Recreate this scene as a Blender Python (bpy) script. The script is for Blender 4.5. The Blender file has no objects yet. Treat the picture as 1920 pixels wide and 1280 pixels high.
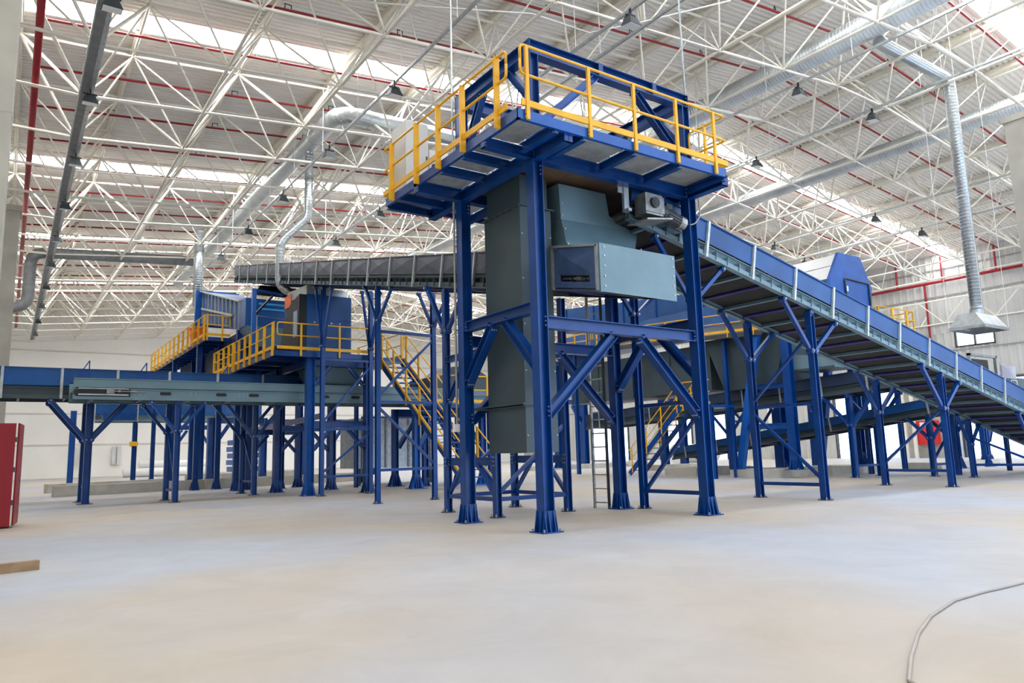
import bpy, math, random
from mathutils import Vector as V
random.seed(4)
S=bpy.context.scene; COL=S.collection
# ------------------------------------------------------------------ helpers
class MB:
    def __init__(s): s.v=[]; s.f=[]; s.m=[]; s.mi=0
    def add(s,vs,fs):
        o=len(s.v); s.v+= [tuple(p) for p in vs]; s.f+=[tuple(i+o for i in f) for f in fs]; s.m+=[s.mi]*len(fs); return s
    def hexa(s,p): return s.add(p,[(0,3,2,1),(4,5,6,7),(0,1,5,4),(1,2,6,5),(2,3,7,6),(3,0,4,7)])
    def box(s,x0,x1,y0,y1,z0,z1):
        return s.hexa([(x0,y0,z0),(x1,y0,z0),(x1,y1,z0),(x0,y1,z0),(x0,y0,z1),(x1,y0,z1),(x1,y1,z1),(x0,y1,z1)])
    def sect(s,p,q,prof,up=(0,0,1)):
        p=V(p);q=V(q);d=(q-p).normalized();up=V(up)
        if abs(d.dot(up))>.999: up=V((1,0,0))
        a=d.cross(up).normalized();b=a.cross(d)
        n=len(prof); vs=[p+a*u+b*w for u,w in prof]+[q+a*u+b*w for u,w in prof]
        fs=[(i,(i+1)%n,n+(i+1)%n,n+i) for i in range(n)]+[tuple(range(n-1,-1,-1)),tuple(range(n,2*n))]
        return s.add(vs,fs)
    def bar(s,p,q,w,h=None,up=(0,0,1)):
        h=h or w; w/=2;h/=2
        return s.sect(p,q,[(-w,-h),(w,-h),(w,h),(-w,h)],up)
    def tube(s,p,q,r,n=8,r2=None,up=(0,0,1)):
        r2=r if r2 is None else r2
        p=V(p);q=V(q);d=(q-p).normalized();u=V(up)
        if abs(d.dot(u))>.99: u=V((1,0,0))
        a=d.cross(u).normalized();b=a.cross(d)
        c=[(math.cos(2*math.pi*k/n),math.sin(2*math.pi*k/n)) for k in range(n)]
        vs=[p+(a*x+b*y)*r for x,y in c]+[q+(a*x+b*y)*r2 for x,y in c]
        return s.add(vs,[(i,(i+1)%n,n+(i+1)%n,n+i) for i in range(n)]+[tuple(range(n-1,-1,-1)),tuple(range(n,2*n))])
    def spin(s,p,q,rings,n=8):
        # tapered round bar: rings=[(t,r)..]
        p=V(p);q=V(q);d=(q-p).normalized();u=V((0,0,1))
        if abs(d.dot(u))>.99: u=V((1,0,0))
        a=d.cross(u).normalized();b=a.cross(d);vs=[];fs=[]
        for t,r in rings:
            c=p.lerp(q,t); vs+=[c+(a*math.cos(2*math.pi*k/n)+b*math.sin(2*math.pi*k/n))*r for k in range(n)]
        m=len(rings)
        for j in range(m-1): fs+=[(j*n+i,j*n+(i+1)%n,(j+1)*n+(i+1)%n,(j+1)*n+i) for i in range(n)]
        fs+=[tuple(range(n-1,-1,-1)),tuple(range((m-1)*n,m*n))]
        return s.add(vs,fs)
    def path(s,pts,r,n=8):
        pts=[V(p) for p in pts]; vs=[];fs=[];m=len(pts)
        for j,p in enumerate(pts):
            d=(pts[min(j+1,m-1)]-pts[max(j-1,0)]).normalized()
            if j==0: 
                u=V((0,0,1)) if abs(d.z)<.95 else V((1,0,0)); a=d.cross(u).normalized()
            a=(a-d*a.dot(d)).normalized(); b=a.cross(d)
            k=1.0
            if 0<j<m-1:
                c=(pts[j+1]-p).normalized().dot(d); k=1/max(c,.5)
            vs+=[p+(a*math.cos(2*math.pi*i/n)+b*math.sin(2*math.pi*i/n))*r for i in range(n)]
        for j in range(m-1): fs+=[(j*n+i,j*n+(i+1)%n,(j+1)*n+(i+1)%n,(j+1)*n+i) for i in range(n)]
        fs+=[tuple(range(n-1,-1,-1)),tuple(range((m-1)*n,m*n))]
        return s.add(vs,fs)
    def prism(s,pts,ext):
        n=len(pts);e=V(ext);vs=[V(p) for p in pts]; vs+=[p+e for p in vs]
        return s.add(vs,[(i,(i+1)%n,n+(i+1)%n,n+i) for i in range(n)]+[tuple(range(n-1,-1,-1)),tuple(range(n,2*n))])
    def quad(s,*p): return s.add(p,[tuple(range(len(p)))])
    def bolts(s,pts,d,r=.014,h=.02):
        k=s.mi; s.mi=1
        for p in pts: s.tube(p,V(p)+V(d)*h,r,6)
        s.mi=k; return s
def Isec(h,b,tf=.014,tw=.01):
    h/=2;b/=2;w=tw/2
    return [(-b,-h),(b,-h),(b,-h+tf),(w,-h+tf),(w,h-tf),(b,h-tf),(b,h),(-b,h),(-b,h-tf),(-w,h-tf),(-w,-h+tf),(-b,-h+tf)]
def Csec(h,b,t=.01,sg=1):   # channel, open towards +u*sg
    h/=2
    p=[(0,-h),(b,-h),(b,-h+t),(t,-h+t),(t,h-t),(b,h-t),(b,h),(0,h)]
    return p if sg>0 else [(-x,y) for x,y in p][::-1]
LOC={}
def empty(name,loc=(0,0,0)):
    o=bpy.data.objects.new(name,None); COL.objects.link(o); o.location=loc; LOC[o.name]=V(loc); o.empty_display_size=.1; return o
def tag(o,label=None,cat=None,group=None,kind=None):
    if label: o['label']=label
    if cat: o['category']=cat
    if group: o['group']=group
    if kind: o['kind']=kind
    return o
def thing(name,label,cat,loc=(0,0,0),group=None): return tag(empty(name,loc),label,cat,group)
def part(name,mb,mat,parent=None,label=None,smooth=False,loc=None):
    L=LOC.get(parent.name,V((0,0,0))) if parent else V(loc or (0,0,0))
    me=bpy.data.meshes.new(name); me.from_pydata([tuple(V(p)-L) for p in mb.v],[],mb.f)
    for m in (mat if isinstance(mat,(list,tuple)) else [mat]): me.materials.append(m)
    if any(mb.m): me.polygons.foreach_set('material_index',mb.m)
    if smooth: me.polygons.foreach_set('use_smooth',[len(p.vertices)==4 for p in me.polygons])
    me.update(); o=bpy.data.objects.new(name,me); COL.objects.link(o)
    if parent: o.parent=parent
    else: o.location=L
    LOC[o.name]=L
    if label: o['label']=label
    return o
def one(name,mb,mat,label,cat,group=None,loc=(0,0,0),smooth=False): return tag(part(name,mb,mat,None,None,smooth,loc),label,cat,group)
def struct(name,mb,mat,parent=None,smooth=False):
    o=part(name,mb,mat,parent,None,smooth)
    if not parent: o['kind']='structure'
    return o
def copy_tree(o,parent=None):
    c=o.copy(); COL.objects.link(c); LOC[c.name]=LOC[o.name].copy()
    if parent: c.parent=parent
    for ch in o.children: copy_tree(ch,c)
    return c
# ------------------------------------------------------------------ materials
def lin(c): return tuple(((x/255)/12.92 if x/255<=.04045 else ((x/255+.055)/1.055)**2.4) for x in c)+(1,)
def mat(name,rgb,rough=.5,metal=0,var=.12,scale=3,rgb2=None,bump=0,wear=None,spec=.5):
    m=bpy.data.materials.new(name); m.use_nodes=True; N=m.node_tree.nodes; K=m.node_tree.links; b=N['Principled BSDF']
    b.inputs['Roughness'].default_value=rough; b.inputs['Metallic'].default_value=metal; b.inputs['Specular IOR Level'].default_value=spec
    tc=N.new('ShaderNodeTexCoord'); nz=N.new('ShaderNodeTexNoise'); nz.inputs['Scale'].default_value=scale; nz.inputs['Detail'].default_value=5
    K.new(tc.outputs['Object'],nz.inputs['Vector'])
    cr=N.new('ShaderNodeValToRGB'); c=lin(rgb); d=lin(rgb2) if rgb2 else tuple(x*(1-var) for x in c[:3])+(1,)
    e=c if rgb2 else tuple(min(1,x*(1+var)) for x in c[:3])+(1,)
    cr.color_ramp.elements[0].position=.35; cr.color_ramp.elements[0].color=d; cr.color_ramp.elements[1].position=.65; cr.color_ramp.elements[1].color=e
    K.new(nz.outputs['Fac'],cr.inputs['Fac']); out=cr.outputs['Color']
    if wear:
        n2=N.new('ShaderNodeTexNoise'); n2.inputs['Scale'].default_value=wear[1]; n2.inputs['Detail'].default_value=8; n2.inputs['Roughness'].default_value=.7
        K.new(tc.outputs['Object'],n2.inputs['Vector'])
        r2=N.new('ShaderNodeValToRGB'); r2.color_ramp.elements[0].position=wear[2]; r2.color_ramp.elements[1].position=wear[2]+.06
        K.new(n2.outputs['Fac'],r2.inputs['Fac'])
        mx=N.new('ShaderNodeMixRGB'); mx.inputs['Color2'].default_value=lin(wear[0]); K.new(r2.outputs['Color'],mx.inputs['Fac']); K.new(out,mx.inputs['Color1']); out=mx.outputs['Color']
    K.new(out,b.inputs['Base Color'])
    if bump:
        bp=N.new('ShaderNodeBump'); bp.inputs['Strength'].default_value=bump; bp.inputs['Distance'].default_value=.02; K.new(nz.outputs['Fac'],bp.inputs['Height']); K.new(bp.outputs['Normal'],b.inputs['Normal'])
    return m
def spiral(name,axis):
    m=mat(name,(190,196,198),.34,.75,.1,2); N=m.node_tree.nodes;K=m.node_tree.links
    w=N.new('ShaderNodeTexWave'); w.wave_type='BANDS'; w.bands_direction=axis; w.inputs['Scale'].default_value=2.6; w.inputs['Distortion'].default_value=0
    tc=N.new('ShaderNodeTexCoord'); K.new(tc.outputs['Object'],w.inputs['Vector'])
    r=N.new('ShaderNodeValToRGB'); r.color_ramp.elements[0].position=.75; r.color_ramp.elements[1].position=.95; K.new(w.outputs['Fac'],r.inputs['Fac'])
    bp=N.new('ShaderNodeBump'); bp.inputs['Strength'].default_value=.6; bp.inputs['Distance'].default_value=.02; K.new(r.outputs['Color'],bp.inputs['Height']); K.new(bp.outputs['Normal'],N['Principled BSDF'].inputs['Normal'])
    return m
BLUE=mat('blue_paint',(7,64,136),.3,0,.16,2.5,wear=((70,95,160),9,.72),spec=.4)
BLUEL=mat('blue_paint_bright',(16,86,170),.34,0,.12,2.5,wear=((80,130,205),7,.70),spec=.4)
NAVY=mat('blue_panel',(20,78,140),.36,0,.14,1.3,wear=((50,100,165),5,.70),spec=.35)
DUSKB=mat('slate_panel',(78,84,98),.5,0,.2,2)
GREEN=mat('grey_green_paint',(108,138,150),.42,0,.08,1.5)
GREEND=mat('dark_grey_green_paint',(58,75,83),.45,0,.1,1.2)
YEL=mat('yellow_paint',(238,178,22),.42,0,.07,4)
GALV=mat('galvanised_steel',(182,188,190),.38,.6,.14,6)
STEEL=mat('bare_steel',(150,150,148),.4,.7,.25,8)
FRAME=mat('white_frame_paint',(234,229,215),.5,0,.05,2)
DECK=mat('white_roof_sheet',(240,237,230),.55,0,.05,.6)
RED=mat('red_pipe_paint',(146,18,32),.45,0,.1,3)
REDC=mat('dark_red_paint',(142,24,36),.45,0,.08,1)
CONC=mat('concrete',(176,172,160),.85,0,.12,1.2,bump=.15)
PLINTH=mat('plinth_concrete',(188,184,172),.9,0,.12,2)
WALLW=mat('white_wall_panel',(246,244,238),.6,0,.03,.4)
WALLG=mat('grey_cladding',(196,196,192),.55,0,.04,.4)
BELT=mat('black_rubber_belt',(42,40,38),.8,0,.2,3)
BROWN=mat('dusty_brown_plate',(122,98,78),.8,0,.15,2)
BLACK=mat('black_plastic',(24,24,26),.5,0,.1,3)
DARKM=mat('dark_grey_metal',(70,72,74),.5,.3,.1,3)
CAB=mat('light_grey_enamel',(214,214,212),.45,0,.03,1)
WOOD=mat('weathered_wood',(150,122,92),.85,0,.2,6)
ORANGE=mat('orange_plastic',(245,110,20),.4,0,.05,3)
WHITE=mat('white_plastic',(238,238,236),.4,0,.03,3)
CABLE=mat('grey_cable',(176,168,160),.7,0,.1,3)
ROLLER=mat('violet_blue_roller',(58,56,140),.4,0,.1,3)
LENS=mat('frosted_lens',(235,238,238),.25,0,.02,3)
CHAR=mat('charcoal_motor_paint',(64,70,74),.5,.1,.1,3)
SPX,SPY,SPZ=spiral('spiral_duct_x','X'),spiral('spiral_duct_y','Y'),spiral('spiral_duct_z','Z')
def floor_mat():
    m=bpy.data.materials.new('dusty_concrete_floor'); m.use_nodes=True; N=m.node_tree.nodes;K=m.node_tree.links;b=N['Principled BSDF']
    tc=N.new('ShaderNodeTexCoord')
    def nz(s,d=6,r=.55,dist=0):
        n=N.new('ShaderNodeTexNoise'); n.inputs['Scale'].default_value=s;n.inputs['Detail'].default_value=d;n.inputs['Roughness'].default_value=r;n.inputs['Distortion'].default_value=dist
        K.new(tc.outputs['Object'],n.inputs['Vector']); return n
    a=nz(.16,3,.5,.4); r=N.new('ShaderNodeValToRGB'); e=r.color_ramp.elements
    e[0].position=.38;e[0].color=lin((192,180,164)); e[1].position=.62;e[1].color=lin((183,187,196)); K.new(a.outputs['Fac'],r.inputs['Fac'])
    f=nz(1.1,9,.65,.6); r2=N.new('ShaderNodeValToRGB'); r2.color_ramp.elements[0].position=.3;r2.color_ramp.elements[0].color=(.86,.85,.83,1);r2.color_ramp.elements[1].position=.7;r2.color_ramp.elements[1].color=(1.0,1.0,1.0,1); K.new(f.outputs['Fac'],r2.inputs['Fac'])
    mx=N.new('ShaderNodeMixRGB'); mx.blend_type='MULTIPLY'; mx.inputs['Fac'].default_value=1; K.new(r.outputs['Color'],mx.inputs['Color1']);K.new(r2.outputs['Color'],mx.inputs['Color2'])
    s=nz(.55,4,.6,1.2); r3=N.new('ShaderNodeValToRGB'); r3.color_ramp.elements[0].position=.66;r3.color_ramp.elements[1].position=.80; K.new(s.outputs['Fac'],r3.inputs['Fac'])
    m2=N.new('ShaderNodeMixRGB'); m2.inputs['Color2'].default_value=lin((170,158,142)); K.new(mx.outputs['Color'],m2.inputs['Color1'])
    ml=N.new('ShaderNodeMath'); ml.operation='MULTIPLY'; ml.inputs[1].default_value=.5; K.new(r3.outputs['Color'],ml.inputs[0]); K.new(ml.outputs[0],m2.inputs['Fac'])
    K.new(m2.outputs['Color'],b.inputs['Base Color']); b.inputs['Roughness'].default_value=.62; b.inputs['Specular IOR Level'].default_value=.3
    bp=N.new('ShaderNodeBump'); bp.inputs['Strength'].default_value=.12; bp.inputs['Distance'].default_value=.01; K.new(f.outputs['Fac'],bp.inputs['Height']); K.new(bp.outputs['Normal'],b.inputs['Normal'])
    return m
FLOOR=floor_mat()
def emis(name,rgb,st):
    m=bpy.data.materials.new(name); m.use_nodes=True; N=m.node_tree.nodes; b=N['Principled BSDF']
    b.inputs['Base Color'].default_value=lin((240,244,248)); b.inputs['Emission Color'].default_value=lin(rgb); b.inputs['Emission Strength'].default_value=st; return m
SKYL=emis('daylit_translucent_sheet',(250,252,255),20.0)
def glass():
    m=bpy.data.materials.new('window_glass'); m.use_nodes=True; N=m.node_tree.nodes;K=m.node_tree.links
    t=N.new('ShaderNodeBsdfTransparent'); g=N.new('ShaderNodeBsdfGlossy'); g.inputs['Roughness'].default_value=.05; mx=N.new('ShaderNodeMixShader'); mx.inputs[0].default_value=.08
    K.new(t.outputs[0],mx.inputs[1]);K.new(g.outputs[0],mx.inputs[2]);K.new(mx.outputs[0],N['Material Output'].inputs['Surface']); return m
GLASS=glass()
def mesh_panel():   # perforated sheet
    m=mat('perforated_blue_sheet',(84,112,160),.5,.2,.15,4); N=m.node_tree.nodes;K=m.node_tree.links;b=N['Principled BSDF']
    tc=N.new('ShaderNodeTexCoord'); vo=N.new('ShaderNodeTexVoronoi'); vo.voronoi_dimensions='2D'; vo.inputs['Scale'].default_value=45; vo.inputs['Randomness'].default_value=0; sx=N.new('ShaderNodeSeparateXYZ'); cx=N.new('ShaderNodeCombineXYZ'); K.new(tc.outputs['Object'],sx.inputs[0]); K.new(sx.outputs['Y'],cx.inputs['X']); K.new(sx.outputs['Z'],cx.inputs['Y']); K.new(cx.outputs[0],vo.inputs['Vector'])
    r=N.new('ShaderNodeValToRGB'); r.color_ramp.elements[0].position=.33;r.color_ramp.elements[0].color=(.4,.4,.4,1);r.color_ramp.elements[1].position=.42; K.new(vo.outputs['Distance'],r.inputs['Fac'])
    mx=N.new('ShaderNodeMixRGB'); mx.blend_type='MULTIPLY'; mx.inputs['Fac'].default_value=1; src=b.inputs['Base Color'].links[0].from_socket
    K.new(src,mx.inputs['Color1']);K.new(r.outputs['Color'],mx.inputs['Color2']);K.new(mx.outputs['Color'],b.inputs['Base Color']); return m
PERF=mesh_panel()
NAVYD=mat('dark_shaded_navy_panel',(24,44,74),.5,0,.2,2)  # dark casing colour; also puts shade into the flat conveyor's blue sides
TRAY=mat('dull_zinc',(128,130,132),.55,.3,.15,4)
# ------------------------------------------------------------------ the hall
X0,Y0,A,B,Z0,SL,H=-5.724,10.409,3.199,3.174,11.548,.099,2.247
XV=X0-.5*A; XR=X0+7.5*A; XW=45.5; YB=64.5
def zb(i):
    if i<0: i=-1-i
    return Z0+SL*A*(min(i,7)-max(i-8,0))
def ztop(x):                       # height of the top chord plane at x (gable with its ridge at XR, valley at XV)
    if x<XV: x=2*XV-x
    return Z0+H+SL*((x-X0) if x<XR else (2*XR-x-X0))
def bnode(i,j): return V((X0+A*i,Y0+B*j,zb(i)))
def tnode(i,j):                    # centre of cell i..i+1, j..j+1
    x=X0+A*(i+.5); 
    if -1<i<7: x-=H*SL
    elif i>7: x+=H*SL
    elif i<-1: x+=H*SL
    return V((x,Y0+B*(j+.5),(zb(i)+zb(i+1))/2+H))
I0,I1,J0,J1=-2,15,-5,17
cs=emptyS=empty('roof_space_frame'); cs['kind']='structure'
def bar3(m,p,q,r): m.spin(p,q,[(0,r*.5),(.09,r),(.91,r),(1,r*.5)],6)
bc,tcx,dg,nd=MB(),MB(),MB(),MB()
rn=random.Random(7)
for i in range(I0,I1+1):
    for j in range(J0,J1+1):
        n=bnode(i,j); nd.spin(n-V((0,0,.07)),n+V((0,0,.07)),[(0,.04),(.3,.08),(.7,.08),(1,.04)],8)
        if i<I1 and i!=-1: bar3(bc,n,bnode(i+1,j),rn.choice((.032,.045,.058)))
        elif i==-1: bar3(bc,n,bnode(i+1,j),.05)
        if j<J1: bar3(bc,n,bnode(i,j+1),rn.choice((.05,.06)))
        if i<I1 and j<J1:
            t=tnode(i,j); nd.spin(t-V((0,0,.06)),t+V((0,0,.06)),[(0,.04),(.3,.075),(.7,.075),(1,.04)],8)
            for a,b in ((i,j),(i+1,j),(i,j+1),(i+1,j+1)): bar3(dg,bnode(a,b),t,rn.choice((.028,.036,.036,.052)))
            if i<I1-1: bar3(tcx,t,tnode(i+1,j),.05)
            if j<J1-1: bar3(tcx,t,tnode(i,j+1),.045)
            tcx.tube(t,t+V((0,0,.26)),.035,6)
struct('bottom_chords',bc,FRAME,cs,True);struct('top_chords',tcx,FRAME,cs,True);struct('diagonal_bars',dg,FRAME,cs,True);struct('frame_nodes',nd,FRAME,cs)
pm=MB()
for i in range(-2,I1):
    x=tnode(i,0).x; z=ztop(x)
    pm.sect((x,-6,z+.27),(x,YB,z+.27),Isec(.2,.15,.015,.012))
pr=struct('trim_1',pm,FRAME)       # roof purlins
# ribbed roof sheet with open skylight bands
SKY=[(-12.75,-11.7),(0,.97),(13.2,14.25),(26.03,27.25),(38.6,39.65),(51.3,52.4)]
segs=[];y=-14.6
for a,b in SKY: segs.append((y,a)); y=b
segs.append((y,YB+.3))
dm=MB(); xs=[-13.5,XV,XR,XW+.4]
for a,b in segs:
    if b-a<.1: continue
    ys=[];n=max(1,int((b-a)/.21)); w=(b-a)/n
    for k in range(n):
        y=a+k*w; ys+=[(y,0),(y+w*.5,0),(y+w*.56,.085),(y+w*.94,.085)]
    ys.append((b,0))
    vs=[(x,yy,ztop(x)+.39+zz) for x in xs for yy,zz in ys]; m=len(ys)
    dm.add(vs,[(c*m+k,c*m+k+1,(c+1)*m+k+1,(c+1)*m+k) for c in range(3) for k in range(m-1)])
struct('ceiling',dm,DECK)
for n,(a,b) in enumerate(SKY):
    g=MB()
    for x0,x1 in ((-13.5,XV),(XV,XR),(XR,XW+.4)):
        g.hexa([(x0,a,ztop(x0)+.40),(x1,a,ztop(x1)+.40),(x1,b,ztop(x1)+.40),(x0,b,ztop(x0)+.40),(x0,a,ztop(x0)+.43),(x1,a,ztop(x1)+.43),(x1,b,ztop(x1)+.43),(x0,b,ztop(x0)+.43)])
    w=struct('window_%d'%(n+1),g,SKYL)
f=MB().box(-14,XW+20,-26,YB+.4,-.2,0); struct('floor',f,FLOOR)
# walls
wb=MB().box(-14,XW+.3,YB,YB+.25,0,16.6)
struct('wall_back',wb,WALLW)
tm=MB()
for z in (2.75,5.4,8.1,10.8): tm.box(-14,XW,YB-.06,YB,z,z+.12)
struct('trim_2',tm,mat('pale_trim',(216,210,200),.6,0,.04,1))
struct('wall_left',MB().box(-14.2,-13.95,-14.5,YB+.2,0,15),CONC)
wf_=MB()
for x0,x1,z0,z1 in ((-14.2,3,0,14),(3,XW,11.2,15.5),(17,19,0,11.2),(36,38,0,11.2)): wf_.box(x0,x1,-14.75,-14.5,z0,z1)
struct('wall_front_light_block',wf_,CONC)  # unseen wall behind the camera, added to block daylight from the left front
DOORS=[(-9,3.6),(8.6,13.9),(18.2,23.0),(33.5,36.3),(37.5,41.5),(46,51.5)]; WIN=(11.45,13.8,7.35,8.4)
wr=MB()
def corr(y0,y1,z0,z1):
    n=max(1,int((y1-y0)/.5)); w=(y1-y0)/n
    for k in range(n):
        y=y0+k*w
        wr.box(XW,XW+.1,y,y+w,z0,z1); wr.hexa([(XW-.05,y+w*.25,z0),(XW,y+w*.12,z0),(XW,y+w*.6,z0),(XW-.05,y+w*.47,z0),(XW-.05,y+w*.25,z1),(XW,y+w*.12,z1),(XW,y+w*.6,z1),(XW-.05,y+w*.47,z1)])
y=-14.5
for a,b in DOORS: corr(y,a,0,5.0); y=b
corr(y,YB,0,5.0); corr(-14.5,YB,5.0,WIN[2]); corr(-14.5,WIN[0],WIN[2],WIN[3]); corr(WIN[1],YB,WIN[2],WIN[3]); corr(-14.5,YB,WIN[3],14.6)
struct('wall_right',wr,WALLG)
gt=MB()
for z in (5.1,7.1,9.0,10.9,12.8): gt.box(XW-.09,XW-.04,-14.5,YB,z,z+.09)
struct('trim_3',gt,mat('grey_girt',(150,150,148),.6,0,.05,1))
wf=MB()
for yy in (WIN[0],(WIN[0]+WIN[1])/2,WIN[1]): wf.box(XW-.06,XW+.1,yy-.04,yy+.04,WIN[2]-.05,WIN[3]+.05)
for zz in (WIN[2],WIN[3]): wf.box(XW-.06,XW+.1,WIN[0],WIN[1],zz-.05,zz+.05)
w7=struct('window_7',wf,DARKM); struct('pane',MB().box(XW+.02,XW+.03,WIN[0],WIN[1],WIN[2],WIN[3]),GLASS,w7)
for k,(a,b) in enumerate(DOORS):
    d=MB(); d.box(XW-.12,XW+.12,a-.12,a,0,5.1).box(XW-.12,XW+.12,b,b+.12,0,5.1).box(XW-.12,XW+.12,a,b,5,5.12); struct('door_%d'%(k+1),d,DARKM)
lt=MB()
for z in (10.5,8.9): lt.tube((44.3,3,z),(44.3,34,z),.05,6)
y=3;k=0
while y<33.5:
    lt.tube((44.3,y,8.9 if k%2 else 10.5),(44.3,y+1.55,10.5 if k%2 else 8.9),.035,6); lt.tube((44.3,y,10.5 if k%2 else 8.9),(45.3,y,9.7),.03,6); y+=1.55; k+=1
struct('trim_4',lt,FRAME)
for yy in (16.6,17.2): struct('trim_%d'%(5 if yy<17 else 6),MB().box(44.2,44.4,yy-.09,yy+.09,0,10.5),FRAME)
# concrete columns
for x0,x1,y0,y1,nm in ((-8.3,-7.12,2.1,3.2,'a'),(-8.2,-7.02,24.9,26.0,'b'),(21.6,23.4,-.7,.9,'c')):
    p=MB(); zt=zb(-1) if x0<0 else 12.55
    p.box(x0,x1,y0,y1,0,zt-.12).box(x0-.06,x1+.06,y0-.06,y1+.06,zt-.3,zt-.08)
    for z in (2.9,5.9,8.9): p.box(x0-.004,x1+.004,y0-.004,y1+.004,z,z+.02)
    struct('concrete_pillar',p,CONC)
pb=MB().box(XW-.6,XW-.14,14.05,18.05,0,4.6); struct('concrete_pier',pb,CONC)
# ------------------------------------------------------------------ generic steel pieces
def foot(col,x,y,s=.19,h=.33,z=0,m=None):
    g=MB(); g.box(x-s,x+s,y-s,y+s,z,z+.02)
    t=.1
    for sx in (-1,1):
        g.prism([(x+sx*t,y-t,z+h),(x+sx*t,y+t,z+h),(x+sx*t,y+s*.85,z+.02),(x+sx*t,y-s*.85,z+.02)],(sx*.012,0,0))
        for yy in (-.06,.06): g.prism([(x+sx*t,y+yy,z+h),(x+sx*t,y+yy,z+.02),(x+sx*s*.95,y+yy,z+.02),(x+sx*(t+.02),y+yy,z+h)],(0,.012,0))
    for sy in (-1,1):
        g.prism([(x-t,y+sy*t,z+h),(x+t,y+sy*t,z+h),(x+s*.8,y+sy*t,z+.02),(x-s*.8,y+sy*t,z+.02)],(0,sy*.012,0))
        for xx in (-.05,.05): g.prism([(x+xx,y+sy*t,z+h),(x+xx,y+sy*t,z+.02),(x+xx,y+sy*s*.95,z+.02),(x+xx,y+sy*(t+.02),z+h)],(.012,0,0))
    g.bolts([(x+sx*s*.8,y+sy*s*.8,z+.02) for sx in (-1,1) for sy in (-1,1)],(0,0,1),.016,.04)
    return part('base_foot',g,[m or BLUE,GALV],col)
def plate_foot(leg,x,y,s=.15,z=0):
    g=MB(); g.tube((x,y,z),(x,y,z+.015),s,16); g.bolts([(x+s*.75*math.cos(a),y+s*.75*math.sin(a),z+.015) for a in (.8,2.4,3.9,5.5)],(0,0,1),.014,.05)
    return part('base_plate',g,[DARKM,GALV],leg)
def column(par,x,y,z1,h=.2,b=.2,z0=0,up=(1,0,0),m=None,ft=True,name='column',bolts=None,fs=.19,fh=.33):
    g=MB().sect((x,y,z0),(x,y,z1),Isec(h,b,.016,.011),up)
    if bolts: g.bolts(*bolts)
    o=part(name,g,[m or BLUE,GALV],par)
    if ft: foot(o,x,y,fs,fh,z0,m)
    return o
def ibeam(par,p,q,h=.18,b=.16,name='beam',m=None,ends=True,up=(0,0,1)):
    g=MB().sect(p,q,Isec(h,b),up); p=V(p);q=V(q);d=(q-p).normalized()
    if ends:
        a=d.cross(V(up)).normalized(); bb=a.cross(d)
        for e,sg in ((p,1),(q,-1)):
            g.sect(e,e+d*sg*.015,[(-b/2,-h/2),(b/2,-h/2),(b/2,h/2),(-b/2,h/2)],up)
            g.bolts([e+d*sg*.015+a*u*b*.33+bb*w*h*.3 for u in (-1,1) for w in (-1,0,1)],d*sg,.013,.016)
    return part(name,g,[m or BLUE,GALV],par)
def brace(par,p,q,h=.14,b=.14,m=None,up=(0,0,1),name='knee_brace'):
    p=V(p);q=V(q);d=(q-p).normalized()
    g=MB().sect(p,q,Isec(h,b,.012,.01),up); a=d.cross(V(up)).normalized();bb=a.cross(d)
    for e,sg in ((p,1),(q,-1)): g.bolts([e+d*sg*.07+a*(u*b*.28)-bb*h/2 for u in (-1,0,1)]+[e+d*sg*.07+a*(u*b*.28)+bb*(h/2-.016) for u in (-1,0,1)],d,.013,.03)
    return part(name,g,[m or BLUE,GALV],par)
def strut(par,p,q,r=.05,m=None,name='strut',lug=True):
    g=MB().bar(p,q,r*1.7,r*1.7); p=V(p);q=V(q);d=(q-p).normalized()
    if lug:
        n=d.cross(V((0,0,1))); n=V((0,1,0)) if n.length<.01 else n.normalized()
        for e in (p,q): g.tube(e-n*r*1.5,e+n*r*1.5,r*1.25,10)
        g.bolts([e+n*r*1.5 for e in (p,q)],n,.022,.02); g.bolts([e-n*r*1.5 for e in (p,q)],-n,.022,.02)
    return part(name,g,[m or BLUE,GALV],par)
def fillet(pts,r=.07):
    pts=[V(p) for p in pts]; out=[pts[0]]
    for a,b,c in zip(pts,pts[1:],pts[2:]):
        d1=(a-b).normalized();d2=(c-b).normalized()
        if (d1+d2).length<.05: out.append(b); continue
        rr=min(r,(a-b).length*.45,(c-b).length*.45)
        p0=b+d1*rr;p2=b+d2*rr
        for t in (0,.33,.67,1): out.append(p0*(1-t)**2+b*2*t*(1-t)+p2*t*t)
    return out+[pts[-1]]
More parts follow.
